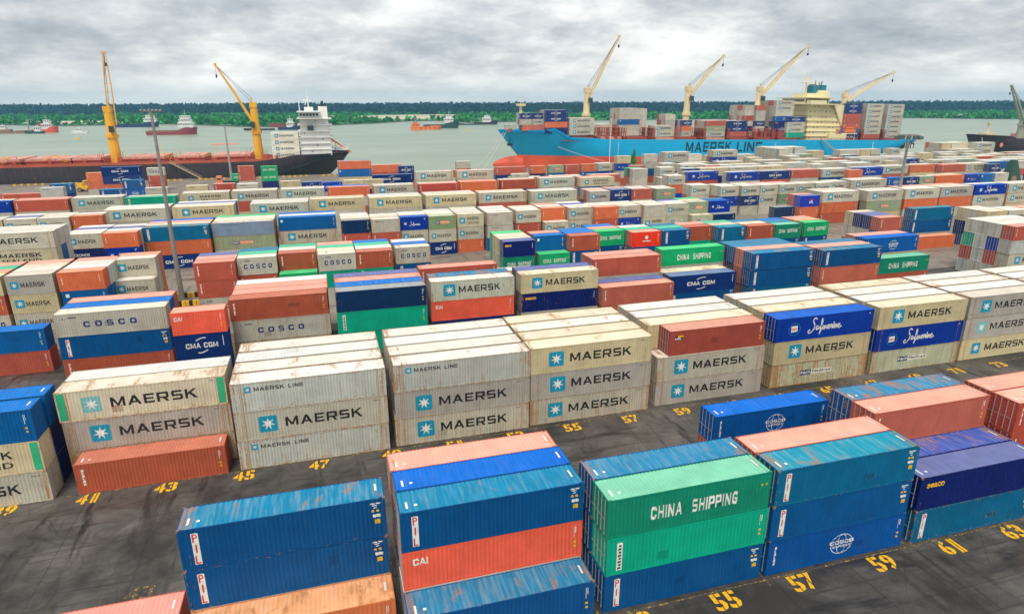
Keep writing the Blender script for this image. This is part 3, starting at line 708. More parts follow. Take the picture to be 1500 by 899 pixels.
 ('F', -50.7, 191.2, S40, '- - grn | - - m2', 2.5), ('F', -38.1, 195.8, S40, '- - ms | - - m0', 2.5), ('F', -25.3, 196.4, S40, '- red mk | - - m0', 2.5),
 ('F', -12.2, 196.8, S40, '- - mw | - - m0', 2.5), ('F', 0.8, 197.3, S40, '- - org | - - cob', 2.5), ('F', 13.9, 197.2, S40, '- - mk | - - m0', 2.5),
 ('F', 27.5, 197.0, S40, '- - tex | - - m0', 2.5), ('F', 40.6, 198.3, S40, '- - org | - - sal', 2.5), ('F', 53.8, 198.6, S40, '- - brn | - - m0', 2.5),
 ('F', 67.4, 200.8, S40, '- - mw | - - sal', 2.5), ('F', 80.4, 197.4, S40, '- - ms | - - sal', 2.5),
 ('F', 27.7, 204.8, S40, '- - - mk', 2.5), ('F', 40.9, 204.2, S40, '- - - mk', 2.5),
 ('F', 110.3, 193.0, S20, 'saf org mk | - - m0', 2.5), ('F', 122.4, 201.4, S40, '- - saf | - - m0', 2.5), ('F', 135.6, 195.6, S40, '- - saf | - - m1', 2.5),
 ('F', 148.6, 196.0, S40, '- - cma | - - m0', 2.5), ('F', 161.4, 196.7, S40, '- - red | - - sal', 2.5), ('F', 174.2, 195.7, S40, '- - mk | - - m0', 2.5),
 ('F', 181.0, 190.6, S20, '- - org', 2.5), ('F', 189.0, 195.6, S40, '- - saf | - - m1', 2.5), ('F', 203.0, 197.8, S40, '- - mk | - - m0', 2.5),
 ('F', 217.0, 198.3, S40, '- - org | - - m0', 2.5), ('F', 229.3, 195.7, S40, '- - red | - - sal', 2.5), ('F', 241.6, 196.3, S40, '- - ms | - - m0', 2.5),
 ('F', 248.0, 191.4, S20, '- - cma', 2.5), ('F', 256.0, 199.0, S40, '- - blw | - - m0', 2.5), ('F', 270.0, 198.0, S40, '- - m0', 2.5),
 # the quay side beyond
 ('Q', -72.8, 253.0, S40, '- org cma cma', 2.5), ('Q', -62.6, 236.0, S20, '- cob pil', 2.5), ('Q', -62.6, 212.0, S20, '- - pil', 2.5), ('Q', -81.6, 265.5, S20, '- org org', 2.5),
 ('Q', -64.9, 278.7, S20, 'red red cos', 2.5), ('Q', -50.6, 212.0, S20, '- - m0', 2.5), ('Q', -81.3, 231.0, S20, '- - pil', 2.5), ('Q', -80.8, 222.0, S20, '- - m1', 2.5),
 ('Q', -96.0, 234.0, S40, '- red', 2.5), ('Q', -40.0, 214.0, S20, '- - m2', 2.5),
 ('Q', -32.2, 275.5, S20, '- red red', 2.5), ('Q', -23.4, 272.0, S20, '- chg chg', 2.5), ('Q', -25.7, 214.0, S20, '- - m0', 2.5), ('Q', -32.6, 216.5, S20, '- - tex', 2.5),
 ('Q', -13.4, 217.5, S20, '- - m2', 2.5), ('Q', -6.8, 213.0, S20, '- - cma', 2.5), ('Q', -0.5, 210.2, S20, '- - saf', 2.5), ('Q', 6.0, 213.5, S20, '- - m2', 2.5), ('Q', 12.4, 213.5, S20, '- - m2', 2.5),
 ('Q', 5.4, 250.5, S40, '- - blu org | - - - nav', 2.5), ('Q', 18.2, 263.4, S40, '- red org', 2.5), ('Q', 28.2, 256.0, S20, '- - cma', 2.5), ('Q', 16.0, 226.5, S45, '- - cma', 2.5),
 ('Q', 53.7, 268.8, S20, '- - m0', 2.5), ('Q', 58.0, 262.0, S40, '- red', 2.5), ('Q', 45.0, 263.0, S40, '- red', 2.5), ('Q', 63.0, 240.0, S40, '- cma red', 2.5), ('Q', 62.4, 215.0, S20, '- - m0', 2.5),
 ('Q', 77.2, 240.0, S20, '- nav org', 2.5), ('Q', 84.5, 240.2, S20, '- blu po', 2.5), ('Q', 91.5, 240.6, S20, '- red red', 2.5), ('Q', 98.6, 241.0, S20, '- blu org', 2.5), ('Q', 105.9, 241.4, S20, '- saf mk | - - m0', 2.5),
 ('Q', 113.0, 239.4, S20, '- m0 saf m2 | - - m0', 2.5), ('Q', 127.3, 244.0, S20, '- - m0 m0', 2.5), ('Q', 140.4, 250.5, S40, '- - mk mk | - - - m0', 2.5), ('Q', 144.7, 238.5, S20, '- - m0 m0', 2.5),
 ('Q', 166.3, 254.0, S40, '- - saf mk | - - tex m0', 2.5), ('Q', 179.4, 246.0, S20, '- - m2 | - - ms', 2.5), ('Q', 134.8, 227.5, S40, '- - mk | - - m0', 2.5),
 ('Q', 109.0, 217.0, S20, '- m0 m0 | - tex dkt | - tex chg', 2.5), ('Q', 121.3, 219.0, S20, '- m0 mk | - - m0', 2.5), ('Q', 114.0, 229.0, S20, '- - tex', 2.5),
 ('Q', 200.0, 246.0, S20, '- m1 m0 | - tex m2 | - m0 m1 | - m0 m1 m0 | - m1 m0 m0 | - m0 m2 m1 | - m2 m0 m0 | - m0 m1 m2 | - m0 m0 m0 | - m1 m0 m1', 2.5),
 ('Q', 206.5, 250.0, S20, '- m0 | - m0 | - po m1 | - m2 m0 | - m0 m0 m0 | - m0 m0 m0 | - m0 m0 m1 | - m0 m0 m0', 2.5),
 ('Q', 213.0, 254.0, S20, '- m0 po | - m0 m1 | - m0 m0 m1 | - m0 m1 m0 | - m1 m0 m0 | - m0 m0 m1', 2.5),
 ('Q', 303.0, 256.0, S20, '- - m0 | - - m2 | - org m0 m2 | - m0 m1 m0 | - m0 m0 m0 | - - m0 org', 2.5), ('Q', 309.5, 256.0, S20, '- m0 m0 | - m1 m2 | - - m0 m0 | - - m0 mk | - - m0 m0', 2.5),
 ('Q', 316.0, 258.0, S20, '- m0 m0 | - m0 m1 | - - m0 m2 | - - mk mk | - - m0 m0', 2.5), ('Q', 322.5, 258.0, S40, '- - mk mk | - - m0 m0', 2.5),
 ('Q', 284.0, 226.0, S20, '- - m0 | - - po | - - m0 | - - po', 2.5), ('Q', 290.5, 227.0, S40, '- - ms | - - m0', 2.5), ('Q', 303.5, 227.0, S40, '- - m0', 2.5),
 ('Q', 222.5, 215.5, S20, '- cma m2', 2.5), ('Q', 221.0, 227.0, S40, '- - mk', 2.5), ('Q', 235.0, 229.0, S40, '- m0 m1', 2.5),
]
rnd = random.Random(5)
def clear_of(x, y, L, W_):
    for b in BLK:
        n = b[4].count('|')+1
        if x < b[1]+b[3]+.3 and x+L > b[1]-.3 and y < b[2]+b[5]*n+.2 and y+W_ > b[2]-.3: return False
    return True
def fill(x0, x1, y, codes, pmax, dens, W_=2.5):
    x = x0
    while x < x1:
        L = S40 if rnd.random() < .45 else S20; t = rnd.choice((pmax, pmax, pmax-1)); c = rnd.choice(codes)
        if rnd.random() < dens and clear_of(x, y, L, 5.0):
            BLK.append(('Q', x, y, L, ' '.join(['-']*(t-1)+[c])+' | '+' '.join(['-']*(t-1)+[rnd.choice(('m0', 'm1', 'm2'))]), 2.5))
            x += L+.35
        else: x += 3.1
GREYS = ['m0', 'm1', 'm2', 'mk', 'm0', 'mk', 'mw', 'ms', 'po', 'm0', 'cma', 'tex', 'm0', 'm2']
for yy, a, b in ((212, 118, 330), (220.5, 126, 350), (233, 130, 360), (262, 150, 198), (271, 225, 300)): fill(a, b, yy, GREYS, 3, .82)
fill(225, 300, 243, GREYS, 3, .6); fill(262, 330, 205, GREYS, 3, .9); fill(20, 104, 212, ['m0', 'sal', 'm2', 'm1', 'tex'], 2, .5); fill(66, 104, 228, ['sal', 'm0', 'cma', 'm1'], 2, .7)

BOXES = []
ROWN = {'A': 'first', 'B': 'second', 'C': 'third', 'D': 'fourth', 'E': 'fifth', 'G': 'sixth', 'F': 'seventh', 'Q': 'eighth'}
fxy = (math.sin(YAW)*math.cos(PITCH), math.cos(YAW)*math.cos(PITCH))
for bi, b in enumerate(BLK):
    row, x, y, L, cols, pitch = b[:6]; H = b[6] if len(b) > 6 else H9
    for ci, col in enumerate(cols.split('|')):
        tiers = col.split()
        for k, c in enumerate(tiers):
            if c == '_': continue
            yy = y+ci*pitch; jx = rnd.uniform(-.07, .07); jy = rnd.uniform(-.03, .03)
            d = (x+L/2)*fxy[0]+yy*fxy[1]+(CAMH-k*H)*math.sin(PITCH)
            top = k == len(tiers)-1
            nxt = cols.split('|')[ci-1].split() if ci else []
            front = ci == 0 or k >= len(nxt)
            area = (L*H if front else 0)*.9+(L*2.44*(CAMH-(k+1)*H)/max(d, 1) if top else 0)+2.44*H*.25
            BOXES.append(dict(row=row, bi=bi, ci=ci, k=k, n=len(tiers), x=x+jx, y=yy+jy, z=k*(H+.008), L=L, H=H, c=c, d=d, vis=(c != '-'), top=top, front=front, area=area/d/d))
ranked = sorted([b for b in BOXES if b['vis']], key=lambda b: -b['area'])
for i, b in enumerate(ranked): b['own'] = i < 300

# ---- descriptions that single one container out
def sz(b): return 'short' if b['L'] < 8 else ('extra long' if b['L'] > 13 else 'long')
def look(b, full=True):
    c = CODES[b['c']]; hidden = not b['front']
    if hidden: return '%s container roof' % c[4]
    return ('%s %s container ' % (sz(b), c[4]) + c[5]) if full else '%s container' % c[4]
ORD = ['first', 'second', 'third', 'fourth', 'fifth', 'sixth', 'seventh', 'eighth', 'ninth', 'tenth'] + ['%dth' % i for i in range(11, 60)]
by = {(b['bi'], b['ci'], b['k']): b for b in BOXES}
slots = {}
for b in BOXES:
    if b['vis'] and b.get('own'): slots.setdefault(b['row'], set()).add((BLK[b['bi']][1], b['bi']))
slot_no = {}
for r_, s_ in slots.items():
    for i, (_, bi) in enumerate(sorted(s_)): slot_no[bi] = i
from collections import Counter
owned = [b for b in BOXES if b.get('own')]
def c1(b): return 'the %s' % look(b) if b['front'] else None
def shortd(q): return '%s container' % CODES[q['c']][4]
def cands(b):
    c = CODES[b['c']]; base = '%s %s container' % (sz(b), c[4])
    out = []
    if b['front']: out.append(base+' '+c[5])
    dn = by.get((b['bi'], b['ci'], b['k']-1)); ab = by.get((b['bi'], b['ci'], b['k']+1)); fr = by.get((b['bi'], b['ci']-1, b['k'])); bk = by.get((b['bi'], b['ci']+1, b['k']))
    st = base+(' '+{'maersk': 'with star emblem', 'maerskf': 'with bleached star emblem', 'pil': 'with white upright plate', 'cosco': 'with spaced navy capitals', 'china': 'with white capitals', 'code': 'with white code'}.get(c[3], '') if b['front'] else '')
    st = st.strip()
    if b['front']:
        if dn and dn['vis'] and dn['front'] and ab and ab['vis'] and ab['front']: out.append(st+' between %s and %s boxes' % (CODES[ab['c']][4], CODES[dn['c']][4]))
        if dn and dn['vis'] and dn['front']: out.append(st+' stacked on a %s container' % CODES[dn['c']][4])
        if ab and ab['vis'] and ab['front']: out.append(st+' underneath a %s container' % CODES[ab['c']][4])
    if fr and fr['vis'] and b['top']:
        if bk and bk['vis']: out.append(base+' with only its roof showing between %s and %s roofs' % (CODES[fr['c']][4], CODES[bk['c']][4]))
        out.append(base+' showing mostly roof, directly behind a %s container' % CODES[fr['c']][4])
    return [o for o in out if len(o.split()) <= 16]
cc = {id(b): cands(b) for b in owned}
cnt = Counter(x for v in cc.values() for x in set(v))
used = set()
for b in owned:
    lab = next((x for x in cc[id(b)] if cnt[x] == 1), None)
    if not lab:
        c = CODES[b['c']]
        lvl = 'only tier' if b['n'] == 1 else ('top tier' if b['top'] else ('bottom tier' if b['k'] == 0 else 'middle tier'))
        ln = '' if b['ci'] == 0 else ', %s line back' % ORD[b['ci']]
        lab = '%s container, %s%s, %s stack from left in %s row' % (c[4], lvl, ln, ORD[slot_no[b['bi']]], ROWN[b['row']])
        if lab in used: lab = lab.replace(' container,', ' %s container,' % sz(b), 1)
        if lab in used: lab = lab.replace('middle tier', 'lower tier')
    used.add(lab); b['label'] = lab
GROUP = 'shipping containers stacked in the yard'
def colour(rgb, rust, jit):
    f = 1+jit; return (min(1, rgb[0]*f), min(1, rgb[1]*f), min(1, rgb[2]*f), rust)
def make_container(b):
    c = CODES[b['c']]; L, H = b['L'], b['H']; cm = cmesh(L, H); near = b['d'] < 62; mid = b['d'] < 125
    root = thing('shipping_container', b['label'], 'container', (b['x'], b['y'], b['z']), 0, GROUP)
    j = rnd.uniform(-.09, .09); rust = max(0, min(1, c[2]+rnd.uniform(-.22, .22)))
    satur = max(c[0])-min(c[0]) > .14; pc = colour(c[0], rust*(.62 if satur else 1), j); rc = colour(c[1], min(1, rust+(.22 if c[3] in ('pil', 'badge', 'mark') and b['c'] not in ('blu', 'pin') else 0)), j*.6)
    def part(name, me, col=None):
        o = bpy.data.objects.new(name, me); COL.objects.link(o); o.parent = root
        if col: o.color = col
        return o
    if near:
        part('frame', cm['frame'], pc); part('side_wall', cm['side'], pc); part('side_wall', cm['back'], pc); part('end_wall', cm['end'], pc)
    else: part('body', cm['body'], pc)
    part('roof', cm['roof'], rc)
    if b['d'] < 72 and L > 8 and b['top']: part('roof_marking', roof_mark(L, H))
    for k in (0, 1):
        d_ = part('door', cm['door'][k], pc)
        if b['d'] < 175 and (b['x'] > 10 or near):
            for q in (0, 1):
                o = bpy.data.objects.new('lock_rod', cm['rod'][k*2+q]); COL.objects.link(o); o.parent = d_
    if b['front']:
        for name, me in art(c[3], L, H, True, rnd.randrange(3) if c[3].startswith('maersk') else 0): part(name, me)
    if b['front'] and L > 8 and b['d'] < 130 and c[3] not in ('line',) and rnd.random() < .5:
        for name, me in patch_art(rnd.randrange(5), L, H): part(name, me, (pc[0]*.72, pc[1]*.72, pc[2]*.74, rust))
    if b['c'] in ('mr', 'msr'):
        for x in (.12, L-.72): part('green_panel', panel_mesh(x, x+.6 if x > 1 else x+.58, H))
RM = {}
def roof_mark(L, H):
    if (L, H) not in RM:
        m = MB(); z = H-.003
        m.quad((.46, .45, z), (.60, .45, z), (.60, 1.15, z), (.46, 1.15, z)).quad((1.0, .62, z), (1.2, .62, z), (1.2, .82, z), (1.0, .82, z))
        m.quad((L-.58, .9, z), (L-.44, .9, z), (L-.44, 1.7, z), (L-.58, 1.7, z))
        RM[(L, H)] = m.mesh('roof_marking', [M['white']])
    return RM[(L, H)]
PANEL = {}
def panel_mesh(x0, x1, H):
    key = (round(x0, 2), H)
    if key not in PANEL: PANEL[key] = MB().box(x0, x1, -.012, .02, .22, H-.14).mesh('green_panel', [M['green']])
    return PANEL[key]
for b in owned: make_container(b)

# ---- every other box: too small or too hidden to tell apart, joined
far = MB(); far_art = {}
def add_far(x, y, z, L, H, c, letters=True, ends=True):
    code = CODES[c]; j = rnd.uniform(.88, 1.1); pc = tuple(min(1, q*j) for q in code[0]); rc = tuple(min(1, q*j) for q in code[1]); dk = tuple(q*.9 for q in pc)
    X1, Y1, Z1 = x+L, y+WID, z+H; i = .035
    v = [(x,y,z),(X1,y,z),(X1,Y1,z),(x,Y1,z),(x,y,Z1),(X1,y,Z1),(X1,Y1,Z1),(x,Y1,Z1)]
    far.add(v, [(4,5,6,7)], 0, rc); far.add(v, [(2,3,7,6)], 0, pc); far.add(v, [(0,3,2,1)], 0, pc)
    # front wall set back inside its rails and posts, with ribs
    n = max(6, int(L/.56)); a, bb, z0, z1 = x+.16, X1-.16, z+.15, Z1-.11
    far.add([(x,y,z),(X1,y,z),(X1,y,Z1),(x,y,Z1),(a,y,z0),(bb,y,z0),(bb,y,z1),(a,y,z1)], [(0,1,5,4),(1,2,6,5),(2,3,7,6),(3,0,4,7)], 0, pc)
    pts = [(a+(bb-a)*k/n, y+(.01 if k % 2 == 0 else .05)) for k in range(n+1)]
    vv = [(p, q, z0) for p, q in pts]+[(p, q, z1) for p, q in pts]; far.add(vv, [(k, k+1, n+2+k, n+1+k) for k in range(n)], 0, pc)
    for xe, sg in ((x, 1), (X1, -1)):
        y0, y1 = y+.14, Y1-.14
        vv = [(xe,y,z),(xe,Y1,z),(xe,Y1,Z1),(xe,y,Z1),(xe+sg*.04,y0,z0),(xe+sg*.04,y1,z0),(xe+sg*.04,y1,z1),(xe+sg*.04,y0,z1)]
        ff = [(0,4,5,1),(1,5,6,2),(2,6,7,3),(3,7,4,0),(4,7,6,5)]
        far.add(vv, ff if sg > 0 else [f[::-1] for f in ff], 0, pc)
        if ends and sg > 0:
            for q in (.42, .95, 1.5, 2.03): far.box(x-.01, x+.02, y+q-.03, y+q+.03, z+.1, Z1-.1, 0, (.40, .40, .38))
            far.box(x+.015, x+.038, y+WID/2-.02, y+WID/2+.02, z0, z1, 0, (.05, .05, .05))
    if letters:
        for name, me in art(code[3], L, H, False):
            mat = me.materials[0].name
            if mat not in far_art: far_art[mat] = (MB(), me.materials[0])
            far_art[mat][0].add([(x+q.co.x, y+q.co.y-.003, z+q.co.z) for q in me.vertices], [tuple(p.vertices) for p in me.polygons])
for b in BOXES:
    if b.get('own'): continue
    c = b['c'] if b['vis'] else rnd.choice(['m0', 'm0', 'm1', 'red', 'nav', 'pil', 'm2', 'brn', 'm0', 'm0', 'm2'])
    add_far(b['x'], b['y'], b['z'], b['L'], b['H'], c, b['vis'] and b['front'])

# ------------------------------------------------------------------ ground, river, far bank
def ground_material(name, dark, light, wet, joint):
    k = NT(name); tcn = k.n('ShaderNodeTexCoord'); v = tcn.outputs['Object']; g = k.sep(v)
    a = k.noise(v, 0.045, 7, 0.60, 0.5); b_ = k.noise(v, 0.30, 8, 0.68, 0.3)
    f = k.rng(k.math('ADD', k.math('MULTIPLY', a, 0.62), k.math('MULTIPLY', b_, 0.38)), 0.42, 0.60)
    col = k.mix(f, dark, light)
    tr = k.noise(k.mapv(v, (0.07, 0.42, 1), (3, 1, 0)), 1.0, 9, 0.66, 0.5)           # wheel smears along and across the lanes
    tr2 = k.noise(k.mapv(v, (0.50, 0.085, 1), (7, 9, 0)), 1.0, 9, 0.66, 0.4)
    sw = k.noise(k.mapv(v, (0.075, 0.11, 1), (1, 4, 0)), 1.0, 2, 0.45, 1.6)
    lp = k.math('ABSOLUTE', k.math('SUBTRACT', k.math('FRACT', k.math('MULTIPLY', sw, 11.0)), 0.5))
    loops = k.math('MULTIPLY', k.rng(lp, 0.02, 0.20, 1, 0), k.rng(k.noise(v, 0.07, 5, 0.6, 0.6), 0.47, 0.56))
    t = k.math('MAXIMUM', k.math('MAXIMUM', k.rng(tr, 0.535, 0.65), k.rng(tr2, 0.54, 0.65)), k.math('MULTIPLY', loops, 0.45))
    col = k.mix(k.math('MULTIPLY', t, k.rng(a, 0.40, 0.56, 0.55, 0.88)), col, wet)
    st_ = k.noise(k.mapv(v, (0.035, 2.6, 1), (5, 2, 0)), 1.0, 4, 0.5, 0.15)              # thin tyre streaks down the lane
    col = k.mix(k.math('MULTIPLY', k.rng(st_, 0.57, 0.66), k.math('MULTIPLY', k.rng(b_, 0.42, 0.58), 0.55)), col, wet)
    vo = k.n('ShaderNodeTexVoronoi', feature='DISTANCE_TO_EDGE'); k.l(k.mapv(v, (1, 1, 0)), vo.inputs['Vector']); vo.inputs['Scale'].default_value = 0.16
    col = k.mix(k.math('MULTIPLY', k.rng(vo.outputs['Distance'], 0.0, 0.008, 1, 0), 0.5), col, wet)
    def line(ax, period, w_):
        q = k.math('ABSOLUTE', k.math('SUBTRACT', k.math('FRACT', k.math('DIVIDE', ax, period)), 0.5)); return k.math('LESS_THAN', q, w_/period)
    j = k.math('MAXIMUM', line(g[0], 6.3, 0.035), line(g[1], 7.6, 0.03))
    col = k.mix(k.math('MULTIPLY', j, joint), col, tuple(q*0.35 for q in dark))
    sp_ = k.noise(v, 2.4, 6, 0.75); col = k.mix(k.math('MULTIPLY', k.rng(sp_, 0.62, 0.74), 0.35), col, tuple(min(1, q*1.9) for q in light))
    ro = k.rng(k.math('ADD', k.math('MULTIPLY', a, .5), k.math('MULTIPLY', tr, .5)), 0.42, 0.58, 0.80, 0.30)
    k.bump(k.noise(v, 6, 5, 0.7), 0.25, 0.02)
    return k.base(col, ro)
M['asphalt'] = ground_material('stained_asphalt', (.033, .0295, .0275), (.146, .133, .124), (.012, .0105, .0098), 0.6)
M['yardslab'] = ground_material('worn_concrete_yard', (.20, .165, .135), (.32, .275, .23), (.10, .085, .072), 0.5)
struct(MB().quad((-900,-120,0),(1400,-120,0),(1400,316,0),(-900,316,0)).quad((-900,316,0),(1400,316,0),(1400,316,-9),(-900,316,-9)).build('yard_ground', M['asphalt']))
struct(MB().quad((-900,97.5,.004),(1400,97.5,.004),(1400,315.4,.004),(-900,315.4,.004)).build('concrete_apron', M['yardslab']))
struct(MB().box(-900,1400,315.2,316.2,.006,.30).build('quay_kerb', M['concrete']))

def river_material():
    k = NT('muddy_river_water'); tcn = k.n('ShaderNodeTexCoord'); v = tcn.outputs['Object']
    a = k.noise(k.mapv(v, (0.006, 0.02, 1)), 1.0, 6, 0.6)
    col = k.mix(k.rng(a, 0.35, 0.65), (.23, .31, .215), (.33, .395, .295))
    k.b.inputs['Specular IOR Level'].default_value = 0.35
    h = k.math('ADD', k.noise(k.mapv(v, (0.35, 0.9, 1)), 1.0, 5, 0.65), k.math('MULTIPLY', k.noise(k.mapv(v, (.04, .12, 1)), 1.0, 4, .6), 2.0))
    k.bump(h, 0.55, 0.6)
    return k.base(col, 0.30)
M['water'] = river_material()
struct(MB().quad((-6000,-400,-4),(7000,-400,-4),(7000,3400,-4),(-6000,3400,-4)).build('river', M['water']))

def bank_material():
    k = NT('marsh_ground'); tcn = k.n('ShaderNodeTexCoord'); v = tcn.outputs['Object']
    a = k.noise(k.mapv(v, (.004, .010, 1)), 1.0, 6, .62); b_ = k.noise(v, .02, 6, .65)
    col = k.mix(k.rng(b_, .38, .62), (.022, .17, .030), (.060, .28, .045))
    col = k.mix(k.math('MULTIPLY', k.rng(a, .56, .66), .6), col, (.24, .27, .10))
    return k.base(col, .95)
M['bank'] = bank_material()
M['sand'] = simple('pale_river_sand', (.56, .50, .36), .9, 0, .15, .02)
M['mud'] = simple('wet_mud', (.16, .15, .11), .7, 0, .2, .05)
EDGE = [(-5000, 1250), (-2600, 1420), (-1500, 1500), (-900, 1450), (-529, 1340), (-400, 1235), (-278, 1290), (-178, 1180), (-110, 1090), (-46, 1050), (70, 1150), (166, 1271), (223, 1290), (261, 1130), (324, 1163), (600, 1190), (900, 1150), (1175, 1100), (1283, 950), (1600, 760), (2600, 420), (5800, -300)]
def sheet(name, mat, off, z):
    m = MB()
    for (a, b), (c, d) in zip(EDGE, EDGE[1:]): m.quad((a, b+off, z), (c, d+off, z), (c*1.15, 3400+off*.01, z), (a*1.15, 3400+off*.01, z))
    return struct(m.build(name, mat))
sheet('mud_shore', M['mud'], 0, -3.6); sheet('far_bank', M['bank'], 16, -3.0)
SANDS = [[(110, 1420), (200, 1390), (300, 1520), (420, 1760), (330, 1880), (150, 1840), (60, 1640)], [(-520, 1420), (-400, 1330), (-330, 1360), (-380, 1520), (-560, 1560)], [(40, 1700), (120, 1790), (30, 1850), (-20, 1760)], [(-120, 1900), (60, 1930), (60, 1965), (-110, 1945)], [(1250, 1500), (1700, 1260), (1760, 1300), (1300, 1560)]]
for p in SANDS:
    m = MB(); m.add([(x, y, -2.96) for x, y in p], [tuple(range(len(p)))]); struct(m.build('sand_flat', M['sand']))

def foliage_material(name):
    k = NT(name); a = k.n('ShaderNodeAttribute'); a.attribute_name = 'paint'; k.b.inputs['Specular IOR Level'].default_value = 0.15
    return k.base(a.outputs['Color'], .9)
M['leaf'] = foliage_material('leaf_clumps'); M['bark'] = simple('tree_bark', (.10, .075, .05), .9)
fr = random.Random(3)
def crown(m, x, y, z0, rx, rz, n, c):
    for _ in range(n):
        u, t = fr.uniform(-1, 1), fr.uniform(0, 6.283); q = math.sqrt(1-u*u)*fr.uniform(.55, 1.05)
        cx, cy, cz = x+rx*q*math.cos(t), y+rx*q*math.sin(t), z0+rz*(1+u*fr.uniform(.8, 1.05))
        s_ = rx*fr.uniform(.28, .55); a, b_ = fr.uniform(0, 6.283), fr.uniform(-.7, .7)
        ux, uy = math.cos(a)*s_, math.sin(a)*s_; vx, vy, vz = -math.sin(a)*s_*math.sin(b_), math.cos(a)*s_*math.sin(b_), s_*math.cos(b_)*.8
        f = fr.uniform(.62, 1.4); col = (c[0]*f, c[1]*f, c[2]*f)
        m.add([(cx-ux-vx, cy-uy-vy, cz-vz), (cx+ux-vx, cy+uy-vy, cz-vz), (cx+ux*.7+vx, cy+uy*.7+vy, cz+vz), (cx-ux*.6+vx, cy-uy*.6+vy, cz+vz)], [(0,1,2,3)], 0, col)
cy_, sy_ = math.cos(YAW), math.sin(YAW)
def dl(d, s): return (s*cy_+d*sy_, -s*sy_+d*cy_)
forest = MB()
for d, hh in ((1930, 17), (1955, 22), (1985, 25), (2030, 27), (2080, 29), (2150, 30), (2240, 31), (2350, 31.5), (2500, 32), (2700, 33), (3000, 34)):
    s = -(.82*d+120)
    while s < .82*d+120:
        x, y = dl(d+fr.uniform(-18, 18), s)
        if y > 3330:
            s += 9; continue
        h = hh*fr.uniform(.84, 1.0)*.95; rx = fr.uniform(7.5, 12.5)
        g = fr.uniform(.75, 1.2); crown(forest, x, y, -3, rx, h/2, 20 if d < 2300 else 12, (.010*g, .056*g, .048*g)); s += fr.uniform(7, 12)
o = stuff(forest.build('distant_forest', M['leaf'])); tag(o, 'dark evergreen forest along the horizon beyond the river', 'forest')
def edge_y(x):
    for (a, b), (c, d) in zip(EDGE, EDGE[1:]):
        if a <= x <= c: return b+(d-b)*(x-a)/(c-a)
    return 1500
def on_sand(x, y):
    for p in SANDS:
        c = False
        for (x1, y1), (x2, y2) in zip(p, p[1:]+p[:1]):
            if (y1 > y) != (y2 > y) and x < x1+(y-y1)*(x2-x1)/(y2-y1): c = not c
        if c: return True
    return False
scrub = MB(); n = 0
while n < 5200:
    d = 1000+950*fr.random()**.8; s = fr.uniform(-1, 1)*(.82*d+80); x, y = dl(d, s)
    if y < edge_y(x)+18 or on_sand(x, y): n += .34; continue
    if fr.random() < .38*(math.sin(x*.006+y*.009)+1): n += .3; continue
    g = fr.uniform(.7, 1.25); h = fr.uniform(3.0, 8.5); crown(scrub, x, y, -3.2, h*.9, h/2, 9, (.034*g, .240*g, .030*g)); n += 1
for i in range(len(EDGE)-1):
    (a, b), (c, d) = EDGE[i], EDGE[i+1]; L_ = math.hypot(c-a, d-b)
    if not -1600 < a < 2000: continue
    for k in range(int(L_/6)):
        t = fr.random(); g = fr.uniform(.55, 1.05); h = fr.uniform(2.0, 5.0); crown(scrub, a+(c-a)*t, b+(d-b)*t+19+fr.uniform(0, 22), -3.4, h*.8, h/2, 8, (.026*g, .150*g, .028*g))
o = stuff(scrub.build('mangrove_scrub', M['leaf'])); tag(o, 'bright green low scrub covering the far river bank', 'scrub')

# ------------------------------------------------------------------ painted numbers on the asphalt
def worn(name, c, amt):
    k = NT(name); tcn = k.n('ShaderNodeTexCoord'); nz = k.noise(tcn.outputs['Object'], 3.2, 6, .72)
    return k.base(k.mix(k.rng(nz, amt, amt+.12), c, (.07, .06, .05)), .7)
M['num'] = worn('yellow_road_paint', (.86, .46, .004), .56); M['numold'] = worn('faded_yellow_road_paint', (.50, .30, .03), .37)
def number(n_, x, y, w_, h_, mat):
    v2, f2 = [], []; ds = [int(c) for c in str(n_)]; dw = w_*.47
    for i, d in enumerate(ds):
        v, f = TXT['N%d' % d]; o = len(v2); q = dw*(.55 if d == 1 else 1); x0 = i*(w_-dw)+(dw-q)/2
        v2 += [(x0+a*q, b*h_) for a, b in v]; f2 += [tuple(o+j for j in p) for p in f]
    me = bpy.data.meshes.new('number'); me.from_pydata([(a-w_/2, b-h_/2, 0) for a, b in v2], [], f2)
    bm = bmesh.new(); bm.from_mesh(me)
    for i in range(len(ds)):                                   # the stencil's bridges
        xc = i*(w_-dw)+dw/2-w_/2
        for e_ in (-.045, .045): bmesh.ops.bisect_plane(bm, geom=bm.verts[:]+bm.edges[:]+bm.faces[:], plane_co=(xc+e_, 0, 0), plane_no=(1, 0, 0), dist=1e-5)
        bmesh.ops.delete(bm, geom=[f for f in bm.faces if abs(f.calc_center_median().x-xc) < .045], context='FACES')
    bm.to_mesh(me); bm.free(); me.materials.append(mat); struct(link('painted_number', me, None, (x, y, .009)))
for n_, x in zip(range(39, 77, 2), (-28.3, -22.0, -15.9, -9.4, -2.75, 4.0, 10.3, 16.6, 22.8, 29.5, 35.8, 42.3, 48.7, 55.1, 61.6, 68.2, 74.8, 81.8, 88.2)): number(n_, x, 56.15, 1.85, 1.5, M['num'])
for n_, x in zip(range(53, 67, 2), (17.4, 23.95, 30.2, 37.3, 43.75, 50.1, 56.6)): number(n_, x, 30.25, 2.0, 1.55, M['num'])
number(43, -14.9, 42.4, 1.9, 1.5, M['numold'])
lm = MB()
for y in (31.12, 56.95): lm.quad((-45, y, .005), (110, y, .005), (110, y+.13, .005), (-45, y+.13, .005))
for x in (-10.6, 2.2, 15.0, 27.75, 40.5, 53.3, 66): lm.quad((x, 30.6, .006), (x+.12, 30.6, .006), (x+.12, 47, .006), (x, 47, .006))
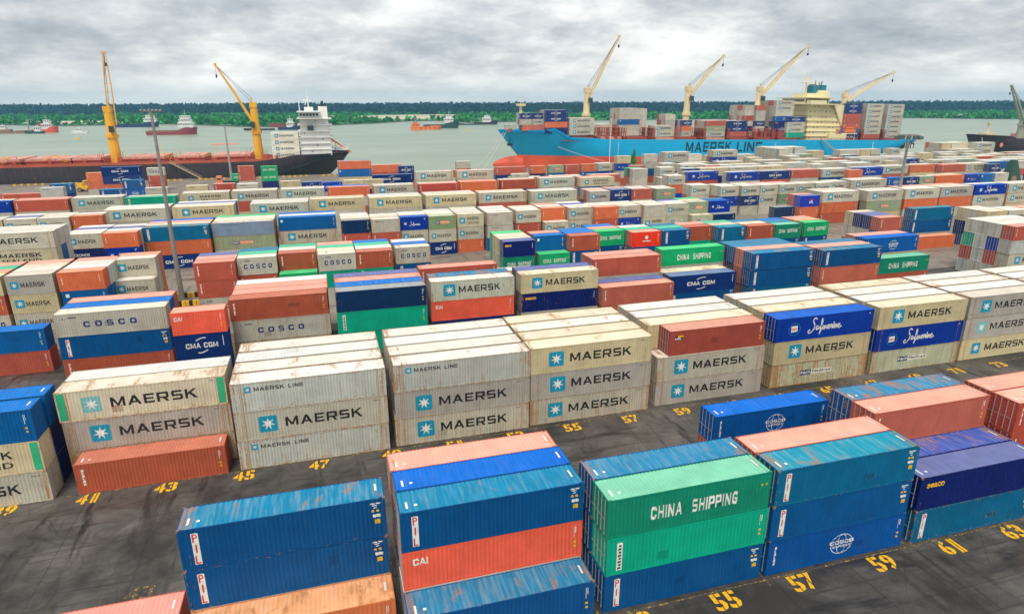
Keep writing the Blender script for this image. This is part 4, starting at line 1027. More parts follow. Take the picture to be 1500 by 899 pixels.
struct(lm.build('bay_lines', M['numold']))

# ------------------------------------------------------------------ ships
def lerp(tab, x):
    if x <= tab[0][0]: return tab[0][1]
    for (a, b), (c, d) in zip(tab, tab[1:]):
        if x <= c: return b+(d-b)*(x-a)/(c-a) if c > a else d
    return tab[-1][1]
def loft(zs, stem, stern, B, ent, run, n=44, deckfn=None, cap=False):
    """ship's side between the heights zs; stem(z), stern(z) = where it begins and ends; deckfn replaces the top height"""
    m = MB(); rows = []
    for zi, z in enumerate(zs):
        row = []
        for i in range(n+1):
            u = i/n; u = .5-.5*math.cos(math.pi*u) if True else u
            zz = z; x = stem(z)+(stern(z)-stem(z))*u
            if deckfn and zi == len(zs)-1:
                for _ in range(3): zz = deckfn(x); x = stem(zz)+(stern(zz)-stem(zz))*u
            elif deckfn:
                zt = deckfn(x); zz = zs[0]+(z-zs[0])/(zs[-1]-zs[0])*(zt-zs[0]); x = stem(zz)+(stern(zz)-stem(zz))*u
            a = min(1, max(0, (x-stem(zz))/ent(zz))); b = min(1, max(0, (stern(zz)-x)/run(zz)))
            hb = B/2*math.sin(a*math.pi/2)**.85*(.30+.70*math.sin(b*math.pi/2)**.7)
            row.append((x, hb, zz))
        rows.append(row)
    for sg in (-1, 1):
        v = [(x, sg*h, z) for r_ in rows for x, h, z in r_]; f = []
        for j in range(len(rows)-1):
            for i in range(n):
                q = (j*(n+1)+i, j*(n+1)+i+1, (j+1)*(n+1)+i+1, (j+1)*(n+1)+i); f.append(q if sg < 0 else q[::-1])
        m.add(v, f)
    for j in range(len(rows)-1):
        a, b = rows[j][-1], rows[j+1][-1]; m.quad((a[0], -a[1], a[2]), (a[0], a[1], a[2]), (b[0], b[1], b[2]), (b[0], -b[1], b[2]))
    top = rows[-1]
    if cap:
        for p, q in zip(top, top[1:]): m.quad((p[0], -p[1], p[2]-cap), (q[0], -q[1], q[2]-cap), (q[0], q[1], q[2]-cap), (p[0], p[1], p[2]-cap))
    return m
M['sblue'] = simple('sky_blue_hull_paint', (.001, .41, .74), .55, 0, .10, .03, ((.01, .26, .44), .25))
M['sseam'] = simple('darker_blue_weld_paint', (.001, .30, .56), .5)
M['boot'] = simple('red_bottom_paint', (.74, .10, .040), .55, 0, .16, .06, ((.40, .07, .04), .5))
M['sblack'] = simple('black_hull_paint', (.034, .029, .036), .55, 0, .3, .08, ((.15, .075, .055), .6))
M['sdeck'] = simple('red_brown_deck_paint', (.34, .075, .045), .7, 0, .2, .1)
M['srust'] = simple('orange_red_deck_fittings', (.46, .095, .05), .65, 0, .25, .2, ((.22, .09, .05), .5))
M['hatch'] = simple('faded_pink_hatch_covers', (.66, .33, .26), .7, 0, .22, .15, ((.40, .16, .10), .5))
M['cream'] = M['cream']; M['buff'] = simple('buff_crane_paint', (.72, .60, .36), .5, 0, .10, .2, ((.45, .28, .12), .35))
M['scream'] = simple('cream_deckhouse_paint', (.80, .72, .44), .5, 0, .06, .1)
M['swhite'] = simple('white_deckhouse_paint', (.78, .79, .77), .5, 0, .06, .2, ((.55, .48, .40), .35))
M['cyel'] = simple('yellow_crane_paint', (.82, .44, .025), .5, 0, .10, .2, ((.50, .25, .03), .4))
M['cgrey'] = simple('grey_green_crane_paint', (.30, .36, .28), .55, 0, .12, .2)
M['teal'] = simple('teal_funnel_paint', (.006, .20, .28), .5)
M['lifeb'] = simple('orange_lifeboat', (.85, .20, .04), .4)
M['galv'] = simple('pale_gangway', (.50, .42, .24), .6)
M['maroon'] = simple('maroon_hull_paint', (.30, .045, .06), .5)
M['dgreen'] = simple('dark_green_hull_paint', (.02, .075, .055), .5)
M['dblue'] = simple('dark_blue_hull_paint', (.012, .035, .12), .5)
M['brownhull'] = simple('rusty_barge_plating', (.30, .17, .10), .7)

TRIM = 0.0205
ship = thing('container_ship', 'long sky blue container ship moored along the quay with cream cranes', 'ship', (89, 336, 0)); ship.rotation_euler.y = TRIM
def stem1(z): return lerp([(-9, 12), (-4, 11.5), (2, 11), (6, 11), (10, 7), (14, 3.8), (18.6, 0), (22, -1)], z)
def stern1(z): return lerp([(-9, 222), (-4, 236), (4, 252), (8, 262), (12, 268), (30, 270)], z)
def deck1(x): return lerp([(0, 18.4), (23, 18.9), (24, 21.4), (27, 19.6), (34, 15.5), (49, 14.9), (57, 14.4), (280, 14.4)], x)
loft([-9, -4, 0, 3, 5.6], stem1, stern1, 32, lambda z: lerp([(-4, 62), (5.6, 56)], z), lambda z: lerp([(-9, 70), (5.6, 34)], z)).build('bottom_paint', M['boot'], ship, smooth=True)
loft([5.6, 9, 12, 15], stem1, stern1, 32, lambda z: lerp([(5.6, 56), (18, 36)], z), lambda z: lerp([(5.6, 34), (14, 9)], z), deckfn=deck1, cap=1.0).build('hull', [M['sblue']], ship, smooth=True)
dm = MB()
for i in range(7): dm.box(62, 62.5, -16.07, -16.0, 6.4+i*1.0, 6.8+i*1.0); dm.box(160, 160.5, -16.07, -16.0, 6.4+i*1.0, 6.8+i*1.0)
dm.build('draught_marks', M['white'], ship)['kind'] = 'stuff'
sm = MB()
for i in range(17): sm.box(62+i*10.5, 62.07+i*10.5, -16.035, -15.9, 5.7, 14.3)
for z in (8.4, 11.3): sm.box(60, 245, -16.035, -15.9, z, z+.06)
sm.build('plate_seams', M['sseam'], ship)['kind'] = 'stuff'
bm_ = MB(); rg = []
for i in range(9):
    t = i/8; x = -2.2+16*t; q = 4.4*math.sin(min(1, t*1.15+.02)*math.pi/2)**.6; rg.append([(x, q*.8*math.cos(R(a)), .6+(q*1.02)*math.sin(R(a))) for a in range(0, 360, 30)])
for a, b in zip(rg, rg[1:]): bm_.add(a+b, [(i, 12+i, 12+(i+1) % 12, (i+1) % 12) for i in range(12)])
bm_.add(rg[0], [tuple(range(12))]); bm_.build('bulbous_bow', M['boot'], ship, smooth=True, fix=True)
MB().box(30, 262, -15.2, 15.2, 13.42, 13.6).build('deck', M['sdeck'], ship)
a_ = MB().box(24.2, 25.4, -13.5, 13.5, 17.6, 21.2); a_.build('breakwater', M['sblue'], ship)
fm = MB().bar((12.6, 0, 17), (12.6, 0, 31), .85, .7, 8).box(10.6, 14.6, -2.2, 2.2, 30.4, 31.6).bar((12.6, 0, 31.5), (12.6, 0, 34), .15).box(12, 13.2, -4.5, 4.5, 26, 26.4); fm.build('foremast', M['buff'], ship)
w_ = MB()
for i in range(7): w_.box(4+i*2.3, 5.4+i*2.3, -6+(i % 3)*4, -4.4+(i % 3)*4, 17.5, 18.9)
w_.build('mooring_winches', M['srust'], ship)
wm = MB().bar((5.2, -6.9, 14.6), (4.7, -7.2, 11.6), .3).box(3.6, 6.2, -7.9, -6.6, 10.6, 11.8); wm.build('anchor', M['blk'], ship)
def letter_on(parent, key, x0, x1, z0, z1, y, mat, name='lettering', flip=False):
    v, f = TXT[key]; m = MB(); m.add([(x0+a*(x1-x0), y, z0+b*(z1-z0)) for a, b in v], f); return m.build(name, mat, parent)
def ship_word(s_, x0, x1, z0, z1, y):
    wt = sum(GL[c][0] for c in s_)+.24*(len(s_)-1); k = (x1-x0)/wt; x = x0
    for c in s_:
        wd, polys = GL[c]; m = MB()
        for q in polys: m.add([(x+a*k, y, z0+b*(z1-z0)) for a, b in q], [tuple(range(len(q)))])
        m.build('letter', M['aqua'], ship); x += (wd+.24)*k
ship_word('MAERSK', 102.6, 131.5, 7.8, 13.2, -16.06); ship_word('LINE', 134.8, 151.2, 7.8, 13.2, -16.06)
# hatch coamings and red lashing bridges
for x0 in (36, 52, 67, 84, 97, 115, 130, 148, 163, 206, 222, 238):
    MB().box(x0+.8, x0+12.6, -14.2, 14.2, 13.6, 15.6).build('hatch_cover', M['hatch'] if x0 in (52, 84, 115) else M['sdeck'], ship)
for x0 in (50.2, 55.5, 60.5, 65.6, 82.4, 96, 113.6, 128.6, 146.5, 153, 158, 162, 204, 220.5, 236.5):
    lb = MB()
    for y in range(-15, 16, 3):
        lb.bar((x0, y, 13.5), (x0, y, 20.2), .22); lb.bar((x0+1.1, y, 13.5), (x0+1.1, y, 20.2), .16)
    for z in (15.6, 17.8, 20.0): lb.box(x0-.25, x0+1.3, -15.2, 15.2, z, z+.22)
    for y in (-15.2, 15.0): lb.bar((x0, y, 13.5), (x0+1.1, y, 20), .12); lb.bar((x0+1.1, y, 15.6), (x0, y, 20), .12)
    lb.build('lashing_bridge', M['srust'], ship)
rl = MB()
for i in range(66):
    x = 50+i*3.3; rl.bar((x, -15.7, 14), (x, -15.7, 15.3), .06)
rl.box(50, 265, -15.75, -15.65, 15.25, 15.36); rl.build('railing', M['srust'], ship)
def ship_crane(parent, x, y, z0, z1, tip, mats, r_=1.9, wd=1.15, lattice=False, ax=(0, 1, 0), cw=.62):
    t = MB().bar((x, y, z0), (x, y, z0+(z1-z0)*.55), r_*1.12, r_*.95, 10).bar((x, y, z0+(z1-z0)*.55), (x, y, z1), r_*.95, r_*.8, 10).bar((x, y, z0+(z1-z0)*.50), (x, y, z0+(z1-z0)*.56), r_*1.3, r_*1.3, 10)
    tw = t.build('crane', mats[0], parent)
    sgn = 1 if tip[0] >= x else -1
    MB().box(x-1.5, x+1.5, y-1.6, y+1.6, z1-.4, z1+2.0).box(x+sgn*.6-.3, x+sgn*.6+.3, y-.9, y+.9, z1+2, z1+3.6).build('crane_head', mats[0], tw)
    foot = Vector((x+sgn*1.2, y, z0+(z1-z0)*(.90 if not lattice else .74))); tp = Vector((x+(tip[0]-x), y+tip[1], tip[2])); b = MB(); d = tp-foot
    ax = Vector(ax)
    for s_ in (-1, 1):
        off = ax*(s_*wd); mid = foot+d*.5+Vector((0, 0, .6))
        b.bar(foot+off, mid+off*.9-off*0, cw, cw*1.05); b.bar(mid+off*.9, tp+off*.45, cw*1.05, cw*.65)
    nn = 9
    for i in range(nn+1):
        p = foot+d*(i/nn)+Vector((0, 0, .6*math.sin(math.pi*i/nn))); q = wd*(1-.5*i/nn); b.bar(p-ax*q, p+ax*q, .22 if cw > .5 else .13)
    b.bar(tp-ax*wd*.6, tp+ax*wd*.6, .75 if cw > .5 else .5); b.build('boom', mats[0], tw)
    c = MB().path([(x, y, z1+3.2), tuple(tp)], .10).path([(x+sgn*.8, y+.5, z1+2), tuple(tp)], .10); c.build('hoist_wires', mats[1], tw)
    MB().box(foot.x-sgn*.2-.9, foot.x-sgn*.2+.9, y-r_-1.7, y-r_+.1, foot.z-3.0, foot.z-.4).build('operator_cab', mats[2], tw)
    h = MB().bar(tuple(tp), (tp.x, tp.y, tp.z-4.2), .08).box(tp.x-.35, tp.x+.35, tp.y-.3, tp.y+.3, tp.z-5.6, tp.z-4.2); h.build('hook', mats[1], tw)
    return tw
def zl(X, z): return z+(X-89)*TRIM
CR = (M['buff'], M['blk'], M['glass'])
for X, zt, tip in ((138.6, 37, (155.3, 65)), (199.4, 38, (219.8, 56.3)), (245.8, 38, (275.4, 62.8)), (306.5, 34.5, (340, 48.6))):
    ship_crane(ship, X-89, 0, 13.5, zl(X, zt), (tip[0]-89, 0, zl(tip[0], tip[1])), CR)
# cream deckhouse
dh = MB(); X0 = 272-89
for i in range(7): dh.box(X0+.5*(i % 2)*0, X0+24, -13+i*.35, 13-i*.35, 13.6+i*2.9, 13.6+(i+1)*2.9-.25); dh.box(X0-.6, X0+24.8, -13.6+i*.3, 13.6-i*.3, 13.6+(i+1)*2.9-.25, 13.6+(i+1)*2.9)
house = dh.build('deckhouse', M['scream'], ship)
br = MB().box(X0-3, X0+17, -16, 16, 33.9, 34.4).box(X0-2, X0+15, -10, 10, 34.4, 37.4).box(X0-2.6, X0+15.6, -15.9, 15.9, 37.4, 37.8).box(X0-3, X0+8, -16, -12.5, 34.4, 36.2).box(X0-3, X0+8, 12.5, 16, 34.4, 36.2).box(X0+2, X0+12, -6, 6, 37.8, 40.2)
br.add([(X0+16, -13, 33.9), (X0+24, -13, 33.9), (X0+24, -13, 22), (X0+24, -12, 33.9), (X0+24, -12, 22), (X0+16, -12, 33.9)], [(0, 2, 1), (5, 3, 4), (0, 5, 4, 2), (1, 2, 4, 3)]); br.build('bridge', M['scream'], ship)
gw = MB()
for i in range(9): gw.box(X0-1.5+i*1.75, X0-.1+i*1.75, -10.05, -9.98, 35.4, 36.8)
for i in range(11): gw.box(X0-2.05, X0-1.98, -9+i*1.7, -7.7+i*1.7, 35.4, 36.8)
stuff(gw.build('bridge_windows', M['glass'], house))
gw = MB()
for i in range(7):
    for j in range(8):
        if (i*5+j*3) % 4 < 2: gw.box(X0+1.6+j*2.7, X0+2.2+j*2.7, -13.04+i*.35, -12.98+i*.35, 15.1+i*2.9, 15.7+i*2.9)
stuff(gw.build('portholes', M['glass'], house))
MB().box(X0+11, X0+19, -4.5, 4.5, 37.8, 41.2).box(X0+12, X0+18, -3.5, 3.5, 41.2, 42).build('funnel_casing', M['scream'], ship)
MB().box(X0+8.6, X0+11.6, -2.6, 2.6, 40.2, 44.6).build('funnel', M['teal'], ship); MB().box(X0+14.6, X0+17.8, -2.6, 2.6, 42, 45).build('funnel', M['teal'], ship)
MB().box(X0+9, X0+11.2, -2, 2, 44.6, 45.4).bar((X0+12.6, 1, 42), (X0+12.6, 1, 47.4), .35, None, 8).bar((X0+13.8, -1, 42), (X0+13.8, -1, 46.6), .35, None, 8).bar((X0+16, 0, 45), (X0+16.4, 0, 47.2), .45, None, 8).build('exhaust_pipes', M['mast'], ship)
rm = MB().bar((X0+6, 0, 40), (X0+5, 0, 52), .5, .25).box(X0+2.5, X0+8, -3, 3, 46, 46.3).box(X0+3, X0+7.5, -.3, .3, 48.2, 48.7).bar((X0+2.8, -2.6, 46.2), (X0+2.8, -2.6, 50), .12).bar((X0-1, 5, 38), (X0-1, 5, 46), .15).bar((X0-.5, -6, 38), (X0-.5, -6, 44), .12); rm.build('radar_mast', M['scream'], ship)
lbt = MB(); lbt.box(X0+25, X0+33, -14.6, -11.8, 18.6, 20.2).box(X0+26, X0+32, -14.2, -12.2, 20.2, 21.6); lbt.build('lifeboat', M['lifeb'], ship)
MB().box(X0+23, X0+34, -15, -9, 17.7, 18.2).bar((X0+25, -14, 13.6), (X0+25, -14, 18), .3).bar((X0+33, -14, 13.6), (X0+33, -14, 18), .3).bar((X0+25, -12, 18), (X0+25, -14.5, 23), .25).bar((X0+33, -12, 18), (X0+33, -14.5, 23), .25).box(X0+14, X0+26, -15.4, -9, 13.6, 17.7).build('boat_platform', M['scream'], ship)
so_ = MB().box(251, 260.5, -15.9, -15.0, 9.6, 12.7); so_.build('mooring_deck_opening', M['blk'], ship)
MB().bar((253.6, -15.93, 9.7), (253.6, -15.93, 12.6), .2).bar((257, -15.93, 9.7), (257, -15.93, 12.6), .2).box(258.2, 259.6, -16, -15.92, 9.8, 11.8).build('mooring_fittings', M['swhite'], ship)
# deck cargo
def cargo(X0_, y0, base, tiers, L, lines=4, alt=None):
    for j in range(lines):
        for k, c in enumerate(tiers):
            cc_ = c if j == 0 else rnd.choice([c, 'm0', 'mk', 'm1', 'tex', 'm0'])
            add_far(X0_, y0+j*2.5, base+k*H9, L, 2.86, cc_, j == 0)
def dk(X): return 15.7-(X-89)*TRIM
cargo(100.2, 326, 18.0, ['pin'], S40, 3); cargo(94.0, 337, 17.9, ['m0'], S20, 1); cargo(99.0, 326, 20.9, ['m0', 'cma'], S40 if False else S20, 3); cargo(105.5, 326, 20.9, ['mk', 'cma'], S20, 2)
cargo(111.2, 322.3, 16.6, ['nav', 'org', 'cma', 'cma'], S40, 4); cargo(124.2, 321.6, dk(124)+.6, ['mk', 'mk', 'mk'], S45, 4)
cargo(141.2, 333, dk(141), ['m1', 'm0'], S40, 4); cargo(156, 330, dk(156), ['m0', 'm0', 'blu', 'm0', 'm1'], S40, 5); cargo(168.3, 334, dk(168), ['m0', 'm0', 'm0', 'm1', 'm0'], S20, 4)
cargo(173, 321.8, dk(173), ['mk', 'mk'], S40, 3); cargo(185, 332, dk(185), ['m0', 'tex', 'm1', 'm0'], S20, 4)
cargo(192, 326, dk(192), ['mk', 'org', 'cma'], S20, 4); cargo(204.6, 321.8, dk(204), ['mk', 'po', 'red'], S40, 5); cargo(218.6, 321.8, dk(218), ['red', 'cma', 'cma'], S40, 5)
cargo(234, 330, dk(236), ['m0', 'nav', 'm0', 'tex', 'm0', 'm0'], S20, 6); cargo(240.4, 328, dk(240), ['tex', 'm0', 'cma', 'm0', 'm1', 'sal'], S20, 6)
cargo(250, 324, dk(252), ['tex', 'cma', 'nav', 'cob', 'm0', 'mk', 'mk'], S40, 7); cargo(257, 321.7, dk(262)-.2, ['grn', 'mk', 'mk', 'cma'], S40, 2)
cargo(296, 321.8, dk(296)-1, ['cma', 'blu', 'red', 'red', 'red', 'cma', 'cma'], S40, 5); cargo(311.6, 321.8, dk(311)-1, ['red', 'mk', 'mk', 'mk', 'mk', 'mk', 'mk'], S40, 7); cargo(327.6, 322.5, dk(327)-1, ['mk', 'mk', 'mw', 'mk', 'mk', 'mk', 'mk'], S40, 7)

# black bulk carrier on the left
s2 = thing('bulk_carrier', 'black hulled ship with red deck, white stern deckhouse and yellow cranes', 'ship', (0, 334, 0))
stem2 = lambda z: -190+0*z
stern2 = lambda z: lerp([(-9, -4), (-4, 0), (4, 9), (9, 13)], z)
deck2 = lambda x: lerp([(-190, 6.6), (-30, 6.6), (-20, 7.6), (-12, 9.2), (14, 9.4)], x)
loft([-9, -4, 0, 3, 7], stem2, stern2, 27, lambda z: 30, lambda z: lerp([(-9, 60), (4, 26), (9, 18)], z), 40, deck2, .9).build('hull', M['sblack'], s2, smooth=True)
MB().box(-180, -16, -13.3, -12.9, 6.4, 7.7).box(-180, -16, 12.9, 13.3, 6.4, 7.7).box(-180, -14, -12.9, 12.9, 5.8, 6.4).build('deck', M['srust'], s2)
for x0, x1 in ((-146, -123), (-121, -104), (-103.5, -92.5), (-84, -67.5), (-62, -51), (-47.5, -31.5)):
    hc = MB().box(x0, x1, -9.5, 9.5, 6.4, 8.6).box(x0-.5, x1+.5, -10, 10, 8.6, 8.9); hc.build('hatch_coaming', M['srust'], s2)
    pc_ = MB(); nseg = 6; wdt = (x1-x0)/nseg
    for i in range(nseg): pc_.box(x0+i*wdt+.06, x0+(i+1)*wdt-.06, -9.8, 9.8, 8.9, 9.7+.12*(i % 2))
    pc_.build('hatch_cover', M['hatch'], s2)
for x in (-128, -64, -49, -110):
    g_ = MB()
    for i in range(16): 
        p = (x+fr.uniform(-4, 4), fr.uniform(-11, -4), 8.2+fr.uniform(0, 2.4)); g_.bar(p, (p[0]+fr.uniform(-2.5, 2.5), p[1]+fr.uniform(-1, 1), p[2]+fr.uniform(-.5, 1.6)), .16)
    g_.build('deck_gear', M['cyel'], s2)
rl = MB()
for i in range(62):
    x = -176+i*2.6; rl.bar((x, -13.2, 7.7), (x, -13.2, 9.0), .07)
    if i % 5 == 0: rl.box(x-.6, x+.5, -12.6, -11.4, 6.5, 8.4+fr.uniform(0, 1.4))
rl.box(-176, -18, -13.25, -13.15, 8.95, 9.06).build('railing', M['srust'], s2)
CY = (M['cyel'], M['blk'], M['glass'])
ship_crane(s2, -88.5, -2, 6.4, 29, (-85.6, -1, 53), CY, 2.1, 1.35, True, (1, 0, 0), .30); ship_crane(s2, -28.4, -2, 6.4, 30.5, (-42.4, 0, 48.6), CY, 1.9, 1.0, True)
for x in (-92.6, -85.0, -32.4, -25.2):
    q = MB().box(x-1.2, x+1.2, -9, -5, 6.4, 9.4)
    for i in range(4): q.bar((x-1+i*.7, -9, 9.4), (x-1+i*.7, -9, 11.2+i % 2), .12)
    q.build('winch_house', M['srust'], s2)
hs = MB()
for i in range(6): hs.box(-9.0+i*.12, 4.9-.1*i, -11+.4*i, 11-.4*i, 8.6+i*2.75, 8.6+(i+1)*2.75-.2); hs.box(-9.6, 6.0, -11.4, 11.4, 8.6+(i+1)*2.75-.2, 8.6+(i+1)*2.75)
hs.box(-9.6, 2, -13, 13, 25.1, 25.4).box(-8.6, .5, -7.5, 7.5, 25.3, 28.0).box(-9.4, 1.2, -12.8, 12.8, 28, 28.3).box(-6, -2, -3, 3, 28.3, 30.2)
hw = hs.build('deckhouse', M['swhite'], s2)
gw = MB()
for i in range(6):
    for j in range(4):
        if (i*3+j*5) % 4 == 1: gw.box(-7.0+j*2.7, -6.5+j*2.7, -11.04+.4*i, -10.98+.4*i, 10.1+i*2.75, 10.6+i*2.75)
for j in range(6): gw.box(-8.2+j*1.45, -7.1+j*1.45, -7.56, -7.49, 26.3, 27.4)
gw.box(-5.2, -2.5, -11.06, -11.0, 19.8, 22.6).build('windows', M['glass'], hw)['kind'] = 'stuff'
MB().box(.3, 4.4, -3.2, 3.2, 22, 30.5).build('funnel', M['swhite'], s2); MB().box(.8, 3.9, -2.6, 2.6, 30.5, 31.3).bar((2.4, 0, 31), (2.4, 0, 33), .5, None, 8).build('exhaust_pipes', M['blk'], s2)
MB().bar((-4, 0, 30), (-4.5, 0, 37), .4, .15).bar((-8, -5, 28), (-8.2, -5, 33), .3, .15).box(-6.5, -2.5, -.2, .2, 33, 33.5).bar((-5.6, 0, 31), (-3.4, 0, 35.5), .2).build('radar_mast', M['swhite'], s2)
MB().box(6, 13, -4, -2.2, 10.2, 11.5).build('lifeboat', M['swhite'], s2); MB().bar((5, -3, 15.5), (14, -3, 9), .5).bar((5, -1, 15.5), (14, -1, 9), .5).bar((7, -3, 9), (7, -3, 14), .2).build('lifeboat_ramp', M['lifeb'], s2)
for k in range(4): add_far(-21.7, 322.6, 7.6+k*H9, S40, 2.86, 'mkw'); 
for k in range(4):
    for j in range(1, 4): add_far(-21.7, 322.6+2.5*j, 7.6+k*H9, S40, 2.86, 'm0', False)

# dark ship at the right edge
s3 = thing('cargo_ship', 'dark hulled ship whose bow enters at the right edge of the view', 'ship', (407, 334, 0))
stem3 = lambda z: lerp([(-9, 9), (-4, 7), (4, 4), (11, 0)], z); stern3 = lambda z: 150.0
loft([-9, -4, 2, 6, 9], stem3, stern3, 25, lambda z: lerp([(-4, 34), (11, 22)], z), lambda z: 20, 36, lambda x: lerp([(0, 11), (24, 10), (26, 8.4), (150, 8)], x), .9).build('hull', M['sblack'], s3, smooth=True)
MB().box(20, 146, -12, 12, 7.2, 7.6).build('deck', M['sdeck'], s3)
MB().bar((17, 0, 9.5), (17, 0, 17.5), .8, .55, 8).box(16, 18, -1.2, 1.2, 17.3, 18.3).box(13, 21, -3, 3, 9.6, 11.2).build('foremast', M['buff'], s3)
ship_crane(s3, 45, -1, 7.5, 24, (28, 0, 41), (M['cgrey'], M['blk'], M['glass']), 2.2, 1.3, True)
for x0 in (50, 72, 94): MB().box(x0, x0+18, -9, 9, 7.6, 10.4).build('hatch_cover', M['hatch'], s3)
MB().add([(17.6+1.5*math.cos(R(a)), -10.9-.0*a, 4.4+1.5*math.sin(R(a))) for a in range(0, 360, 30)], [tuple(range(12))]).build('round_emblem', M['orange'], s3)
MB().box(24, 33, -12.2, -11.95, 7.2, 7.9).build('name_strip', M['white'], s3)

# small craft on the river
def craft(name, label, cat, x, y, L, B, hullm, hb, hs_, housem, house, extra=None, rz=0.0, flip=False):
    hb *= 1.15; house = house and [(a, b, c, (d if d < hs_+.6 else d*1.25)-.2, e*1.25) for a, b, c, d, e in house]
    t = thing(name, label, cat, (x, y, -4), rz)
    st = (lambda z: lerp([(-1, L*.04), (hb, 0)], z)); en = (lambda z: L)
    loft([-1, hs_*.5, hs_], st, en, B, lambda z: L*.22, lambda z: L*.10, 16, lambda q: lerp([(0, hb), (L*.3, hb*.96), (L*.34, hs_), (L, hs_)], q), .5).build('hull', hullm, t)
    if house:
        h = MB()
        for (x0, x1, w2, z0, z1) in house: h.box(x0*L, x1*L, -B*w2/2, B*w2/2, z0, z1)
        hh = h.build('deckhouse', housem, t); g_ = MB()
        for (x0, x1, w2, z0, z1) in house:
            nn = max(2, int((x1-x0)*L/1.8))
            for j in range(nn): g_.box(x0*L+(j+.2)*(x1-x0)*L/nn, x0*L+(j+.75)*(x1-x0)*L/nn, -B*w2/2-.05, -B*w2/2+.02, z0+(z1-z0)*.5, z0+(z1-z0)*.82)
        stuff(g_.build('windows', M['glass'], hh))
        top = max(house, key=lambda q: q[4]); xm = (top[0]+top[1])/2*L
        MB().bar((xm, 0, top[4]), (xm, 0, top[4]*1.32), .22, .12).box(xm-.9, xm+.9, -1.6, 1.6, top[4]*1.12, top[4]*1.12+.2).build('mast', M['swhite'], t)
    if extra:
        for nm, mat, bx in extra:
            q = MB()
            for b in bx: q.box(*b)
            q.build(nm, mat, t)
    if flip: t.scale = (-1, 1, 1)
    return t
craft('supply_ship', 'maroon supply ship with tall white deckhouse and low aft deck', 'ship', -139, 866, 56, 15, M['maroon'], 7.5, 3.4, M['swhite'], [(.07, .36, .85, 6.5, 11), (.10, .33, .8, 11, 14), (.12, .30, .9, 14, 17)], [('deck_rail', M['brownhull'], [(22, 55, -7.6, -7.2, 3.4, 5), (22, 55, 7.2, 7.6, 3.4, 5)])], 0, True)
craft('workboat', 'blue hulled white topped vessel near the far left bank', 'boat', -238, 1150, 62, 14, M['dblue'], 7, 4, M['swhite'], [(.06, .34, .8, 6, 10.5), (.10, .28, .8, 10.5, 14)], None, 0, True)
craft('tug_boat', 'red and white tug at the end of the barge cluster', 'tug', -322, 985, 30, 11, M['boot'], 6.5, 4, M['swhite'], [(.25, .6, .7, 4, 9), (.3, .5, .6, 9, 12.5)], [('funnel', M['red'], [(18.5, 21, -1.5, 1.5, 4, 11)])], 0, True)
craft('barge', 'long low rusty barge beside the red and white tug', 'barge', -388, 972, 46, 13, M['brownhull'], 2.6, 2.2, M['swhite'], None, [('cargo', M['brownhull'], [(8, 18, -4, 4, 2, 4.2), (24, 40, -5, 5, 2, 3.4)])])
craft('crane_barge', 'small crane barge between low barge and tug', 'barge', -352, 960, 22, 11, M['dgreen'], 3, 2.4, M['swhite'], [(.55, .85, .6, 2.4, 6.5)], [('crane_post', M['cgrey'], [(5, 6.2, -.6, .6, 2, 17), (5, 12, -.3, .3, 15.5, 16.2)])])
craft('launch', 'small white launch just right of the red tug', 'boat', -300, 955, 20, 6, M['swhite'], 2.6, 1.8, M['swhite'], [(.35, .65, .7, 1.8, 4.6)])
craft('barge', 'brown barge at the far left edge of the river', 'barge', -442, 1050, 44, 12, M['brownhull'], 2.8, 2.4, M['swhite'], [(.7, .85, .6, 2.4, 6)])
craft('tug_boat', 'dark blue tug with white house left of the white tower', 'tug', -24, 962, 30, 10, M['dblue'], 6, 3.4, M['swhite'], [(.28, .62, .7, 3.4, 8), (.33, .55, .65, 8, 11.5)], None, 0, True)
craft('barge', 'black barge towed behind the dark blue tug', 'barge', -98, 958, 40, 11, M['sblack'], 2.4, 2.0, M['swhite'], None)
craft('cargo_vessel', 'reddish coaster half hidden behind the white deckhouse', 'ship', -6, 1080, 66, 15, M['maroon'], 8, 5, M['swhite'], [(.02, .22, .85, 6, 12), (.04, .2, .85, 12, 18)], None, 0, True)
craft('offshore_vessel', 'orange river vessel with house at its left end', 'ship', 160, 895, 42, 11, M['lifeb'], 4.6, 4.2, M['lifeb'], [(.72, .95, .8, 4.2, 6.6), (.78, .90, .7, 6.6, 8.2)], [('dark_ports', M['blk'], [(10+i*6, 11.6+i*6, -5.6, -5.4, 1.8, 3.2) for i in range(4)])], 0, True)
craft('patrol_vessel', 'dark green vessel with white bridge behind the orange one', 'ship', 194, 940, 52, 12, M['dgreen'], 8, 5, M['swhite'], [(.18, .42, .8, 6, 11), (.22, .36, .7, 11, 14.5)], None, 0, True)
craft('tug_boat', 'dark tug with white house close to the blue bow', 'tug', 284, 1062, 40, 11, M['sblack'], 6, 3.6, M['swhite'], [(.30, .66, .75, 3.6, 8.5), (.36, .56, .7, 8.5, 11.5)], None, 0, True)
craft('barge', 'flat dark barge left of the tug by the bow', 'barge', 214, 1052, 34, 10, M['dgreen'], 2.2, 1.8, M['swhite'], None)
craft('barge', 'distant dark barge under the right bank', 'barge', 1234, 1066, 46, 11, M['sblack'], 3, 2.4, M['swhite'], [(.72, .86, .6, 2.4, 6)])
for x, y, lab in ((-242, 789, 'yellow mooring buoy in the left of the river'), (180, 835, 'pale buoy right of the orange vessel')):
    b = thing('buoy', lab, 'buoy', (x, y, -4)); MB().bar((0, 0, -.6), (0, 0, 1.4), 2.4, 1.8, 10).build('float', M['ylw'], b); MB().bar((0, 0, 1.4), (0, 0, 4), .35, .15, 6).build('topmark', M['ylw'], b)
fp = thing('floating_pipe', 'orange floating pipeline on the river behind the light mast', 'pipe', (-95, 646, -4))
